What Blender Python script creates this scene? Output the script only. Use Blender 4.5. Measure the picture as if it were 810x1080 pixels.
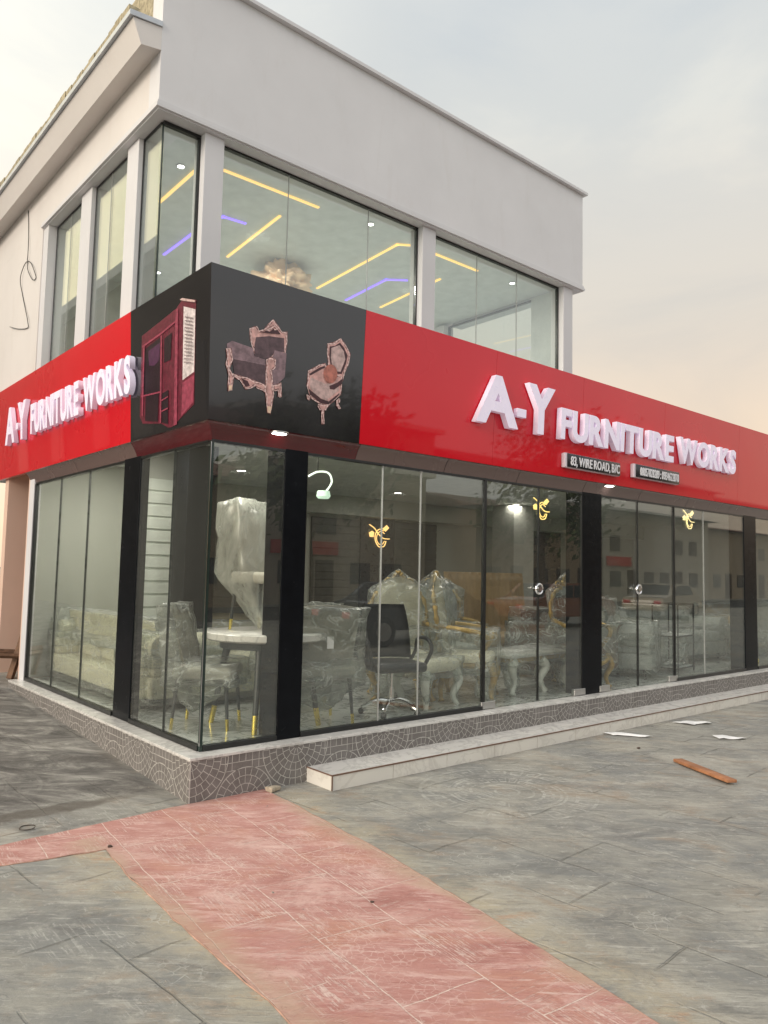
import bpy, bmesh, math, random
from mathutils import Vector, Matrix, noise
random.seed(7)
D=bpy.data
for o in list(D.objects): D.objects.remove(o)
scene=bpy.context.scene
COL=scene.collection
R=math.radians
# ---------------------------------------------------------------- camera
cam=D.cameras.new('camera'); camo=D.objects.new('camera',cam); COL.objects.link(camo)
cam.sensor_fit='HORIZONTAL'; cam.sensor_width=36; cam.lens=35.70
cam.clip_end=2000; cam.clip_start=.05
rr=Vector((0.75884752,-0.65091177,0.02154781)); uu=Vector((-0.06837239,-0.04671972,0.99656534)); ff=Vector((0.6476694,0.75771441,0.07995754))
M=Matrix((rr,uu,-ff)).transposed().to_4x4()
M.translation=Vector((-2.62453551,-5.03063676,1.6)); camo.matrix_world=M
scene.camera=camo
# ---------------------------------------------------------------- world, sun, exposure
SUN_DIR=Vector((-.93,-.14,.36)).normalized()       # towards the sun
sun_el=math.asin(SUN_DIR.z); sun_az=math.atan2(SUN_DIR.x,SUN_DIR.y)
w=D.worlds.new('World'); scene.world=w; w.use_nodes=True
nt=w.node_tree; nt.nodes.clear()
def wn(t,**k):
    n=nt.nodes.new(t)
    for a,b in k.items(): setattr(n,a,b)
    return n
out=wn('ShaderNodeOutputWorld'); bg=wn('ShaderNodeBackground'); bg.inputs[1].default_value=.1
nt.links.new(bg.outputs[0],out.inputs[0])
sky=wn('ShaderNodeTexSky',sky_type='NISHITA'); sky.sun_disc=False
sky.sun_elevation=sun_el; sky.sun_rotation=sun_az; sky.dust_density=3; sky.air_density=1.2
tc=wn('ShaderNodeTexCoord'); sep=wn('ShaderNodeSeparateXYZ'); nt.links.new(tc.outputs['Generated'],sep.inputs[0])
def wr(src,stops,interp='EASE'):
    r=wn('ShaderNodeValToRGB'); r.color_ramp.interpolation=interp
    e=r.color_ramp.elements
    while len(e)<len(stops): e.new(.5)
    for q,(p,c) in zip(e,stops): q.position=p; q.color=(*c,1)
    nt.links.new(src,r.inputs[0]); return r
# overcast veil: warm cream low down, cool grey higher up
elevw=wr(sep.outputs[2],[(0,(.60,.42,.28)),(.16,(.59,.465,.35)),(.32,(.50,.455,.395)),(.52,(.445,.455,.445)),(.75,(.45,.475,.49)),(1,(.55,.58,.61))],'LINEAR')
elevc=wr(sep.outputs[2],[(0,(.56,.54,.51)),(.3,(.66,.66,.66)),(1,(.62,.64,.66))],'LINEAR')
dw=wn('ShaderNodeVectorMath',operation='DOT_PRODUCT'); nt.links.new(tc.outputs['Generated'],dw.inputs[0]); dw.inputs[1].default_value=Vector((.62,.78,0)).normalized()
elev=wn('ShaderNodeMix',data_type='RGBA'); cw=wr(dw.outputs['Value'],[(0,(0,0,0)),(.30,(1,1,1))],'LINEAR'); nt.links.new(cw.outputs[0],elev.inputs['Factor']); nt.links.new(elevc.outputs[0],elev.inputs['A']); nt.links.new(elevw.outputs[0],elev.inputs['B'])
dot=wn('ShaderNodeVectorMath',operation='DOT_PRODUCT'); nt.links.new(tc.outputs['Generated'],dot.inputs[0])
gd=Vector((-.62,.74,.26)).normalized(); dot.inputs[1].default_value=gd
glow=wr(dot.outputs['Value'],[(0,(0,0,0)),(.30,(.0,.0,.0)),(.62,(.20,.185,.15)),(.82,(.50,.44,.30)),(.93,(.98,.83,.42)),(1,(1.08,.88,.42))],'LINEAR')
nz=wn('ShaderNodeTexNoise'); nz.inputs['Scale'].default_value=2.3; nz.inputs['Detail'].default_value=7; nz.inputs['Roughness'].default_value=.56; nz.inputs['Distortion'].default_value=.4
mp=wn('ShaderNodeMapping'); mp.inputs['Scale'].default_value=(1,1,2.2); mp.inputs['Location'].default_value=(2.3,.4,0)
nt.links.new(tc.outputs['Generated'],mp.inputs[0]); nt.links.new(mp.outputs[0],nz.inputs['Vector'])
cl=wr(nz.outputs['Fac'],[(.30,(.88,.905,.935)),(.5,(.97,.97,.965)),(.70,(1.10,1.07,1.02))])
def wmix(a,b,mode,fac=1.):
    m=wn('ShaderNodeMix',data_type='RGBA',blend_type=mode); m.inputs['Factor'].default_value=fac; m.clamp_result=False
    nt.links.new(a,m.inputs['A'])
    if isinstance(b,tuple): m.inputs['B'].default_value=(*b,1)
    else: nt.links.new(b,m.inputs['B'])
    return m.outputs['Result']
c=wmix(elev.outputs['Result'],glow.outputs[0],'ADD',.8)
c=wmix(c,cl.outputs[0],'MULTIPLY')
c=wmix(c,(14.3,14.3,14.3),'MULTIPLY')
fin=wn('ShaderNodeMix',data_type='RGBA'); fin.inputs['Factor'].default_value=.93
nt.links.new(sky.outputs[0],fin.inputs['A']); nt.links.new(c,fin.inputs['B'])
nt.links.new(fin.outputs['Result'],bg.inputs[0])
sl=D.lights.new('sun','SUN'); sl.energy=1.8; sl.angle=R(26); sl.color=(1,.87,.74)
so=D.objects.new('sun',sl); COL.objects.link(so); so.rotation_euler=SUN_DIR.to_track_quat('Z','Y').to_euler(); so.location=(-10,-10,10)
vs=scene.view_settings; vs.view_transform='Standard'; vs.look='None'; vs.exposure=0.25; vs.gamma=1; vs.use_curve_mapping=False
scene.cycles.transparent_max_bounces=24; scene.cycles.max_bounces=8
# ---------------------------------------------------------------- node helpers
class N:
    """tiny node expression helper"""
    def __init__(s,nt,sock): s.nt=nt; s.s=sock
    def _m(s,op,b=None,c=None,clamp=False):
        n=s.nt.nodes.new('ShaderNodeMath'); n.operation=op; n.use_clamp=clamp
        s.nt.links.new(s.s,n.inputs[0])
        for i,v in ((1,b),(2,c)):
            if v is None: continue
            if isinstance(v,N): s.nt.links.new(v.s,n.inputs[i])
            else: n.inputs[i].default_value=v
        return N(s.nt,n.outputs[0])
    def __add__(s,b): return s._m('ADD',b)
    def __sub__(s,b): return s._m('SUBTRACT',b)
    def __mul__(s,b): return s._m('MULTIPLY',b)
    def __truediv__(s,b): return s._m('DIVIDE',b)
    def gt(s,b): return s._m('GREATER_THAN',b)
    def lt(s,b): return s._m('LESS_THAN',b)
    def fr(s): return s._m('FRACT')
    def fl(s): return s._m('FLOOR')
    def ab(s): return s._m('ABSOLUTE')
    def mx(s,b): return s._m('MAXIMUM',b)
    def mn(s,b): return s._m('MINIMUM',b)
    def pw(s,b): return s._m('POWER',b)
    def mod(s,b): return s._m('FLOORED_MODULO',b)
    def band(s,a,b): return s.gt(a)*s.lt(b)
class Mat:
    def __init__(s,name):
        s.m=D.materials.new(name); s.m.use_nodes=True; s.t=s.m.node_tree
        s.p=s.t.nodes['Principled BSDF']; s.out=s.t.nodes['Material Output']
    def node(s,t,**k):
        n=s.t.nodes.new(t)
        for a,b in k.items(): setattr(n,a,b)
        return n
    def link(s,a,b): s.t.links.new(a.s if isinstance(a,N) else a,b)
    def coord(s,kind='Object'):
        return s.node('ShaderNodeTexCoord').outputs[kind]
    def wpos(s): return s.node('ShaderNodeNewGeometry').outputs['Position']
    def xyz(s,v):
        n=s.node('ShaderNodeSeparateXYZ'); s.t.links.new(v,n.inputs[0]); return [N(s.t,q) for q in n.outputs]
    def map(s,v,scale=(1,1,1),rot=(0,0,0),loc=(0,0,0)):
        n=s.node('ShaderNodeMapping'); n.inputs['Scale'].default_value=scale; n.inputs['Rotation'].default_value=rot; n.inputs['Location'].default_value=loc
        s.t.links.new(v,n.inputs[0]); return n.outputs[0]
    def noise(s,v,scale,detail=4,rough=.55,dist=0):
        n=s.node('ShaderNodeTexNoise'); n.inputs['Scale'].default_value=scale; n.inputs['Detail'].default_value=detail
        n.inputs['Roughness'].default_value=rough; n.inputs['Distortion'].default_value=dist
        s.t.links.new(v,n.inputs['Vector']); return N(s.t,n.outputs['Fac'])
    def ramp(s,f,stops,interp='LINEAR'):
        r=s.node('ShaderNodeValToRGB'); r.color_ramp.interpolation=interp; e=r.color_ramp.elements
        while len(e)<len(stops): e.new(.5)
        for q,(p,c) in zip(e,stops):
            q.position=p; q.color=(c,c,c,1) if isinstance(c,(int,float)) else (*c,1)
        s.link(f,r.inputs[0]); return r.outputs[0]
    def mix(s,f,a,b,mode='MIX'):
        m=s.node('ShaderNodeMix',data_type='RGBA',blend_type=mode)
        for v,i in ((f,'Factor'),(a,'A'),(b,'B')):
            if isinstance(v,(N,)) or hasattr(v,'is_linked'): s.link(v,m.inputs[i])
            elif isinstance(v,tuple): m.inputs[i].default_value=(*v,1)
            else: m.inputs[i].default_value=v
        return m.outputs['Result']
    def bump(s,h,strength=.3,dist=.01):
        b=s.node('ShaderNodeBump'); b.inputs['Strength'].default_value=strength; b.inputs['Distance'].default_value=dist
        s.link(h,b.inputs['Height']); s.t.links.new(b.outputs[0],s.p.inputs['Normal'])
    def col(s,c):
        if isinstance(c,tuple): s.p.inputs['Base Color'].default_value=(*c,1)
        else: s.link(c,s.p.inputs['Base Color'])
    def rough(s,v):
        if isinstance(v,(int,float)): s.p.inputs['Roughness'].default_value=v
        else: s.link(v,s.p.inputs['Roughness'])
MM={}
def mat(name,c,rough=.5,metal=0,var=.10,scale=6,bump=0,bscale=40,coat=0,spec=.5):
    """plain material with a slight procedural variation"""
    if name in MM: return MM[name]
    m=Mat(name); v=m.coord()
    n=m.noise(v,scale,5)
    lo=tuple(x*(1-var) for x in c); hi=tuple(min(1,x*(1+var)) for x in c)
    m.col(m.ramp(n,[(.3,lo),(.7,hi)]))
    m.link(m.ramp(m.noise(v,scale*2.3,3),[(.3,max(0,rough-.06)),(.7,min(1,rough+.06))]),m.p.inputs['Roughness'])
    m.p.inputs['Metallic'].default_value=metal
    m.p.inputs['Specular IOR Level'].default_value=spec
    if coat: m.p.inputs['Coat Weight'].default_value=coat; m.p.inputs['Coat Roughness'].default_value=.03
    if bump: m.bump(m.noise(v,bscale,4),bump,.01)
    MM[name]=m.m; return m.m
def emis(name,c,s):
    if name in MM: return MM[name]
    m=Mat(name); m.col(c); m.p.inputs['Emission Color'].default_value=(*c,1); m.p.inputs['Emission Strength'].default_value=s
    MM[name]=m.m; return m.m
def glass(name,tint,ior,haze=0.0,dirt=.03):
    m=Mat(name); m.t.nodes.remove(m.p)
    tr=m.node('ShaderNodeBsdfTransparent'); tr.inputs[0].default_value=(*tint,1)
    gl=m.node('ShaderNodeBsdfGlossy'); gl.inputs['Roughness'].default_value=0.0; gl.inputs[0].default_value=(.95,.97,.96,1)
    lw=m.node('ShaderNodeLayerWeight'); lw.inputs[0].default_value=.5
    r0=((ior-1)/(ior+1))**2
    fr=N(m.t,lw.outputs['Facing']).pw(5.)*(1-r0)+r0
    mx=m.node('ShaderNodeMixShader'); m.link(fr,mx.inputs[0]); m.link(tr.outputs[0],mx.inputs[1]); m.link(gl.outputs[0],mx.inputs[2])
    df=m.node('ShaderNodeBsdfDiffuse'); df.inputs[0].default_value=(.6,.62,.6,1)
    d=m.node('ShaderNodeMixShader')
    f=m.ramp(m.noise(m.map(m.wpos(),(1,1,.35)),1.3,3,.5),[(.4,haze),(.8,haze+dirt)])
    m.link(f,d.inputs[0]); m.link(mx.outputs[0],d.inputs[1]); m.link(df.outputs[0],d.inputs[2]); m.link(d.outputs[0],m.out.inputs[0])
    MM[name]=m.m; return m.m
# ---------------------------------------------------------------- mesh helpers
class MB:
    frame=None   # optional change of units for a whole storey
    def __init__(s): s.bm=bmesh.new()
    def face(s,pts):
        return s.bm.faces.new([s.bm.verts.new(p) for p in pts])
    def box(s,a,b,bev=0,rot=None,mid=None):
        x0,y0,z0=[min(p,q) for p,q in zip(a,b)]; x1,y1,z1=[max(p,q) for p,q in zip(a,b)]
        vs=[s.bm.verts.new(p) for p in ((x0,y0,z0),(x1,y0,z0),(x1,y1,z0),(x0,y1,z0),(x0,y0,z1),(x1,y0,z1),(x1,y1,z1),(x0,y1,z1))]
        fs=[s.bm.faces.new([vs[i] for i in q]) for q in ((3,2,1,0),(4,5,6,7),(0,1,5,4),(1,2,6,5),(2,3,7,6),(3,0,4,7))]
        if rot is not None:
            c=Vector(mid) if mid else Vector(((x0+x1)/2,(y0+y1)/2,(z0+z1)/2))
            for v in vs: v.co=c+rot@(v.co-c)
        if bev: 
            es=list({e for f in fs for e in f.edges})
            bmesh.ops.bevel(s.bm,geom=es,offset=bev,segments=2 if bev<.03 else 4,profile=.5,affect='EDGES')
        return s
    def prism(s,pts,vec):
        """closed polygon extruded along vec"""
        vec=Vector(vec); a=[s.bm.verts.new(p) for p in pts]; b=[s.bm.verts.new(Vector(p)+vec) for p in pts]
        n=len(a); s.bm.faces.new(a[::-1]); s.bm.faces.new(b)
        for i in range(n): s.bm.faces.new([a[i],a[(i+1)%n],b[(i+1)%n],b[i]])
        return s
    def tube(s,pts,r,seg=8,closed=False,cap=True):
        pts=[Vector(p) for p in pts]; n=len(pts)
        rs=r if isinstance(r,(list,tuple)) else [r]*n
        rings=[]; prev=None
        for i,p in enumerate(pts):
            if closed: t=(pts[(i+1)%n]-pts[i-1])
            else: t=pts[min(i+1,n-1)]-pts[max(i-1,0)]
            t.normalize()
            if prev is None:
                ref=Vector((0,0,1)) if abs(t.z)<.9 else Vector((1,0,0)); a=t.cross(ref).normalized()
            else:
                a=prev-t*prev.dot(t)
                if a.length<1e-6: a=t.orthogonal()
                a.normalize()
            prev=a; b=t.cross(a)
            rings.append([s.bm.verts.new(p+(a*math.cos(2*math.pi*k/seg)+b*math.sin(2*math.pi*k/seg))*rs[i]) for k in range(seg)])
        m=n if closed else n-1
        for i in range(m):
            A=rings[i];B=rings[(i+1)%n]
            for k in range(seg): s.bm.faces.new([A[k],A[(k+1)%seg],B[(k+1)%seg],B[k]])
        if not closed and cap: s.bm.faces.new(rings[0][::-1]); s.bm.faces.new(rings[-1])
        return s
    def lathe(s,prof,c=(0,0,0),seg=24):
        """prof: list of (r,z)"""
        c=Vector(c); rings=[]
        for r,z in prof:
            rings.append([s.bm.verts.new(c+Vector((max(r,.0005)*math.cos(2*math.pi*k/seg),max(r,.0005)*math.sin(2*math.pi*k/seg),z))) for k in range(seg)])
        for i in range(len(rings)-1):
            A=rings[i];B=rings[i+1]
            for k in range(seg): s.bm.faces.new([A[k],A[(k+1)%seg],B[(k+1)%seg],B[k]])
        s.bm.faces.new(rings[0][::-1]); s.bm.faces.new(rings[-1])
        return s
    def grid(s,fn,nu,nv,closeu=False):
        V=[[s.bm.verts.new(fn(i/nu,j/nv)) for j in range(nv+1)] for i in range(nu if closeu else nu+1)]
        for i in range(nu):
            for j in range(nv):
                s.bm.faces.new([V[i][j],V[(i+1)%len(V)][j],V[(i+1)%len(V)][j+1],V[i][j+1]])
        return s
    def build(s,name,m,parent=None,smooth=False,fix=True):
        if MB.frame:
            for v in s.bm.verts: v.co=MB.frame(v.co)
        if fix: bmesh.ops.recalc_face_normals(s.bm,faces=s.bm.faces[:])
        me=D.meshes.new(name); s.bm.to_mesh(me); s.bm.free()
        if smooth:
            for p in me.polygons: p.use_smooth=True
            if smooth!='all':
                try: me.set_sharp_from_angle(angle=R(40))
                except Exception: pass
        me.materials.append(m); o=D.objects.new(name,me); COL.objects.link(o)
        if parent: o.parent=parent
        return o
def empty(name,loc=(0,0,0),rz=0,label=None,cat=None,group=None):
    o=D.objects.new(name,None); COL.objects.link(o); o.location=loc; o.rotation_euler=(0,0,rz); o.empty_display_size=.1
    tag(o,label,cat,group); return o
def tag(o,label=None,cat=None,group=None,kind=None):
    for k,v in (('label',label),('category',cat),('group',group),('kind',kind)):
        if v: o[k]=v
    return o
def copy_tree(o,parent=None):
    c=o.copy(); COL.objects.link(c); c.parent=parent
    for ch in list(o.children): copy_tree(ch,c)
    return c
def box_part(name,a,b,m,parent,bev=0):
    return MB().box(a,b,bev).build(name,m,parent,smooth=bev>=.02)
def bez(pts,n=8):
    """Catmull-Rom through pts"""
    P=[Vector(p) for p in pts]; out=[]
    for i in range(len(P)-1):
        p0=P[max(i-1,0)];p1=P[i];p2=P[i+1];p3=P[min(i+2,len(P)-1)]
        for k in range(n):
            t=k/n; out.append(.5*((2*p1)+(-p0+p2)*t+(2*p0-5*p1+4*p2-p3)*t*t+(-p0+3*p1-3*p2+p3)*t**3))
    out.append(P[-1]); return out
PRINTS = {"c1":[["frame",[[0.216,3.407],[0.261,3.434],[0.291,3.408],[0.338,3.426],[0.381,3.486],[0.418,3.524],[0.47,3.482],[0.502,3.446],[0.551,3.457],[0.555,3.373],[0.544,3.268],[0.287,3.2],[0.248,3.274],[0.225,3.335]]],["cloth",[[0.276,3.354],[0.388,3.387],[0.525,3.401],[0.532,3.292],[0.454,3.284],[0.401,3.209],[0.277,3.206],[0.266,3.278]]],["cloth2",[[0.036,3.253],[0.078,3.284],[0.254,3.267],[0.277,3.198],[0.087,3.156],[0.041,3.182]]],["cloth2",[[0.086,3.171],[0.267,3.207],[0.37,3.203],[0.373,3.159],[0.097,3.15]]],["cloth",[[0.088,3.147],[0.375,3.159],[0.386,3.008],[0.113,3.04]]],["cloth2",[[0.444,3.29],[0.553,3.287],[0.55,3.1],[0.472,3.018],[0.432,3.028],[0.422,3.177]]],["frame",[[0.095,3.043],[0.223,3.035],[0.386,3.008],[0.395,2.958],[0.301,2.988],[0.256,2.96],[0.211,2.944],[0.161,3.004],[0.106,3.018]]],["frame",[[0.374,3.201],[0.418,3.233],[0.462,3.218],[0.456,3.166],[0.429,3.141],[0.449,3.014],[0.461,2.949],[0.449,2.846],[0.439,2.795],[0.41,2.799],[0.402,2.856],[0.379,2.968],[0.378,3.068]]],["frame",[[0.029,3.215],[0.073,3.229],[0.092,3.144],[0.071,3.076],[0.109,3.018],[0.1,2.92],[0.068,2.906],[0.061,2.961],[0.064,3.026],[0.034,3.101],[0.043,3.15]]],["frame",[[0.443,3.013],[0.519,3.052],[0.532,2.944],[0.511,2.932],[0.497,3.002],[0.451,2.984]]],["dark",[[0.292,3.396],[0.344,3.411],[0.384,3.453],[0.421,3.482],[0.462,3.446],[0.487,3.423],[0.387,3.407]]],["dark",[[0.169,3.021],[0.225,3.01],[0.246,2.978],[0.21,2.963]]],["gold",[[0.069,2.95],[0.097,2.955],[0.098,2.923],[0.071,2.915]]],["gold",[[0.406,2.848],[0.446,2.854],[0.436,2.801],[0.413,2.802]]],["frame",[[0.357,3.422],[0.384,3.453],[0.424,3.483],[0.458,3.453],[0.419,3.451],[0.386,3.42]]]],"c2":[["frame",[[0.938,3.446],[1.002,3.473],[1.07,3.52],[1.125,3.477],[1.18,3.407],[1.165,3.322],[1.13,3.243],[1.113,3.168],[1.022,3.187],[0.963,3.247],[0.94,3.367]]],["dark",[[0.961,3.428],[1.017,3.447],[1.064,3.482],[1.111,3.447],[1.149,3.392],[1.136,3.317],[1.099,3.228],[1.02,3.213],[0.984,3.26],[0.962,3.362]]],["pale",[[0.98,3.42],[1.059,3.46],[1.107,3.419],[1.127,3.354],[1.085,3.243],[1.008,3.238],[0.979,3.339]]],["frame",[[0.764,3.191],[0.865,3.258],[0.928,3.285],[0.964,3.229],[1.11,3.203],[1.102,3.058],[0.984,2.945],[0.908,2.94],[0.799,2.98],[0.76,3.069]]],["dark",[[0.774,3.167],[0.871,3.238],[0.921,3.26],[0.926,3.247],[0.876,3.216],[0.791,3.158]]],["pale",[[0.792,3.144],[0.939,3.118],[1.065,3.141],[1.078,3.086],[0.949,2.982],[0.835,3.016],[0.784,3.08]]],["dark",[[0.979,3.108],[1.058,3.149],[1.111,3.194],[1.105,3.145],[1.029,3.085],[0.985,3.082]]],["dark",[[0.774,3.051],[0.905,2.989],[0.981,2.98],[1.086,3.069],[1.076,3.043],[0.983,2.956],[0.903,2.953],[0.793,3.005]]],["frame",[[0.876,2.94],[0.977,2.957],[0.943,2.903],[0.942,2.854],[0.951,2.792],[0.921,2.784],[0.915,2.85],[0.913,2.899]]],["frame",[[1.057,3.0],[1.082,3.027],[1.076,2.982],[1.106,2.941],[1.084,2.933],[1.055,2.96]]],["frame",[[0.76,3.0],[0.803,2.989],[0.788,2.956],[0.767,2.966]]],["pillow",[[1.051,3.219],[1.048,3.188],[1.034,3.16],[1.013,3.139],[0.987,3.129],[0.96,3.13],[0.936,3.142],[0.92,3.165],[0.912,3.193],[0.916,3.223],[0.929,3.251],[0.95,3.272],[0.976,3.283],[1.003,3.283],[1.027,3.27],[1.044,3.248]]]],"cab":[["burg",[[1.096,3.549],[0.715,3.589],[0.446,3.62],[0.321,3.668],[0.108,3.599],[0.117,3.526],[0.146,2.823],[0.52,2.701],[0.592,2.706],[0.715,2.753],[1.083,2.803],[1.138,2.874]]],["white",[[0.316,3.604],[0.121,3.532],[0.145,3.066],[0.337,3.037]]],["rose",[[0.337,3.016],[0.141,3.044],[0.159,2.839],[0.356,2.762]]],["dk",[[1.04,3.423],[0.705,3.461],[0.725,3.022],[1.083,3.037]]],["plum",[[0.965,3.389],[0.735,3.415],[0.745,3.273],[0.843,3.248],[0.943,3.267]]],["dk",[[0.655,3.428],[0.518,3.445],[0.538,3.235],[0.66,3.234]]],["dk",[[1.012,3.021],[0.756,3.009],[0.776,2.779],[1.023,2.817]]],["dk",[[0.71,2.991],[0.577,3.003],[0.587,2.731],[0.71,2.765]]],["rose",[[0.446,3.609],[0.404,3.609],[0.425,2.709],[0.482,2.704]]],["rose",[[1.084,3.459],[0.715,3.49],[0.447,3.524],[0.447,3.509],[0.715,3.472],[1.084,3.441]]],["rose",[[1.094,3.041],[0.725,3.015],[0.73,3.003],[1.094,3.027]]],["rose",[[1.051,3.452],[1.024,3.456],[1.061,2.863],[1.088,2.867]]],["rose",[[0.715,3.464],[0.685,3.466],[0.705,2.758],[0.73,2.761]]],["rose",[[0.695,2.941],[0.577,2.954],[0.577,2.943],[0.695,2.93]]],["rose",[[0.695,2.854],[0.577,2.862],[0.577,2.851],[0.695,2.843]]],["pale",[[0.367,3.667],[0.321,3.668],[0.108,3.595],[0.108,3.579],[0.312,3.644]]],["grey",[[0.276,3.514],[0.152,3.475],[0.152,3.467],[0.276,3.506]]],["grey",[[0.276,3.487],[0.152,3.449],[0.152,3.441],[0.276,3.479]]],["grey",[[0.276,3.46],[0.152,3.423],[0.152,3.415],[0.276,3.452]]],["grey",[[0.276,3.434],[0.152,3.397],[0.152,3.389],[0.276,3.425]]],["grey",[[0.276,3.407],[0.152,3.371],[0.152,3.363],[0.276,3.398]]],["grey",[[0.276,3.38],[0.152,3.346],[0.152,3.337],[0.276,3.371]]],["grey",[[0.276,3.353],[0.152,3.32],[0.153,3.312],[0.277,3.344]]],["grey",[[0.277,3.326],[0.153,3.294],[0.153,3.286],[0.277,3.318]]],["grey",[[0.277,3.299],[0.153,3.268],[0.153,3.26],[0.277,3.291]]],["grey",[[0.277,3.272],[0.153,3.242],[0.153,3.234],[0.277,3.264]]],["grey",[[0.277,3.245],[0.153,3.217],[0.153,3.208],[0.277,3.237]]],["grey",[[0.277,3.218],[0.153,3.191],[0.153,3.183],[0.277,3.21]]],["grey",[[0.277,3.192],[0.153,3.165],[0.153,3.157],[0.277,3.183]]],["grey",[[0.277,3.165],[0.153,3.139],[0.153,3.131],[0.277,3.156]]]]}
# ================================================================ MATERIALS of the setting
def stamp_ring(m,x,y,cx,cy,Ro,n):
    """pale stamped rings with a key pattern -> mask"""
    dx=x-cx; dy=y-cy; r=(dx*dx+dy*dy).pw(.5)
    at=m.node('ShaderNodeMath',operation='ARCTAN2'); m.link(dy,at.inputs[0]); m.link(dx,at.inputs[1]); th=N(m.t,at.outputs[0])
    u=((th/(2*math.pi)+1.)*n).fr()
    def key(a,b):
        v=(r-a)/(b-a)
        ins=v.band(0,1)
        l=v.band(.86,1).mx(u.band(.0,.13)*v.band(.12,.9)).mx(v.band(.12,.26)*u.band(0,.75)).mx(u.band(.62,.75)*v.band(.12,.64)).mx(v.band(.50,.64)*u.band(.3,.75))
        return l*ins
    k=key(Ro*.72,Ro).mx(key(Ro*.36,Ro*.62)).mx((r/Ro).band(.64,.67)).mx((r/Ro).band(.28,.31)).mx((r/Ro).band(.12,.15))
    return k
def ground_mat():
    m=Mat('stamped_concrete'); P=m.wpos(); x,y,z=m.xyz(P)
    U=m.map(P,rot=(0,0,R(41)))                       # trowel direction
    A=lambda sx,sy,loc=(0,0,0): m.map(m.map(U,loc=loc),(sx,sy,1))
    wob=m.noise(P,5,3); mid=m.noise(A(1,1.8),2.0,9,.72,.6); fine=m.noise(P,38,6,.75)
    rp=lambda n,a,b,v=1.: N(m.t,m.ramp(n,[(a,0.),(b,v)]))
    c=m.ramp(mid,[(.28,(.18,.175,.152)),(.45,(.265,.257,.226)),(.58,(.325,.315,.275)),(.75,(.41,.395,.345))])
    # large tonal patches: blue grey, pale tan, brown
    c=m.mix(rp(m.noise(A(1,1.5,(3,1,0)),.75,8,.68,.8),.47,.58,.75),c,(.20,.205,.198))
    c=m.mix(rp(m.noise(A(1,1.7,(8,5,0)),.95,9,.72,.8),.50,.62,.6),c,(.43,.40,.335))
    c=m.mix(rp(m.noise(A(1,1.6,(1,7,0)),1.25,9,.74,.9),.54,.65,.6),c,(.33,.25,.175))
    c=m.mix(rp(m.noise(A(1,1.9,(5,2,0)),1.1,9,.74,.9),.55,.66,.60),c,(.14,.138,.132))
    # sandy overspill along both edges of the red path
    e1=((x-(y*.115+.52)).ab()).mn((x+.95).ab()+((y+.4).gt(0.)*2.))
    c=m.mix(rp((e1*-1.)+mid*.9+.35,.52,.86,.85)*y.lt(-.25)*x.lt(1.4)*rp(m.noise(P,5,8,.75),.30,.58),c,(.44,.38,.27))
    c=m.mix(rp((e1*-1.)+mid*.9+.35,.50,.80,.6)*y.lt(-.25)*x.lt(1.4)*rp(m.noise(A(1,2,(2,2,0)),3.2,8,.75),.55,.64),c,(.44,.25,.14))
    # trowel streaks, coarse to fine
    s1=m.noise(A(1.2,4.5),1.7,10,.8,.5); s2=m.noise(A(1.2,4.5,(7,3,0)),2.2,10,.8,.5); s3=m.noise(A(2.2,22,(4,4,0)),1.6,8,.75,.4); s4=m.noise(A(2.2,22,(9,1,0)),1.8,8,.75,.4)
    c=m.mix(rp(s1,.52,.61,.38),c,(.48,.465,.41)); c=m.mix(rp(s2,.54,.63,.45),c,(.145,.142,.126))
    c=m.mix(rp(s3,.57,.64,.45),c,(.58,.56,.50)); c=m.mix(rp(s4,.58,.64,.55),c,(.12,.115,.105))
    c=m.mix(rp(m.noise(P,14,9,.8,.4),.56,.66,.45),c,(.58,.56,.51)); c=m.mix(rp(m.noise(m.map(P,loc=(3,3,0)),11,9,.8,.4),.57,.66,.5),c,(.13,.125,.115))
    # short surviving lengths of stamped joint
    br=m.node('ShaderNodeTexBrick'); br.offset=.37; br.inputs['Scale'].default_value=1.
    br.inputs['Brick Width'].default_value=.92; br.inputs['Row Height'].default_value=.46; br.inputs['Mortar Size'].default_value=.008; br.inputs['Mortar Smooth'].default_value=.7
    wv=m.node('ShaderNodeVectorMath',operation='MULTIPLY_ADD'); nn=m.node('ShaderNodeTexNoise'); nn.inputs['Scale'].default_value=3; m.t.links.new(P,nn.inputs['Vector'])
    m.t.links.new(nn.outputs['Color'],wv.inputs[0]); wv.inputs[1].default_value=(.05,.05,0); m.t.links.new(m.map(P,rot=(0,0,R(86))),wv.inputs[2])
    m.t.links.new(wv.outputs[0],br.inputs[0])
    jn=N(m.t,br.outputs['Fac'])*rp(m.noise(m.map(P,loc=(2,2,0)),1.9,5,.7),.45,.58)
    c=m.mix(jn*.34,c,(.12,.115,.10))
    # stamped stones and combed grain in patches
    vo=m.node('ShaderNodeTexVoronoi',feature='DISTANCE_TO_EDGE'); vo.inputs['Scale'].default_value=17; m.t.links.new(P,vo.inputs['Vector'])
    wear=rp(m.noise(P,7,8,.8),.42,.56)
    cob=N(m.t,vo.outputs['Distance']).lt(.035)*rp(m.noise(m.map(P,loc=(9,1,0)),1.3,4),.56,.62)
    comb=m.noise(m.map(P,(70,4,1)),1,4,.7).gt(.55)*rp(m.noise(m.map(P,loc=(2,8,0)),1.8,5),.52,.60)
    c=m.mix((cob*.5).mx(comb*.4)*wear,c,(.58,.57,.52))
    # damp dark side yard
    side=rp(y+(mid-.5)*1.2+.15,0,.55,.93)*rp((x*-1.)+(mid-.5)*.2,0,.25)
    dk=m.ramp(m.noise(A(1,2.5,(6,6,0)),1.5,10,.76,1.1),[(.38,(.045,.04,.037)),(.48,(.10,.092,.085)),(.56,(.20,.188,.17)),(.64,(.34,.325,.295))])
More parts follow.
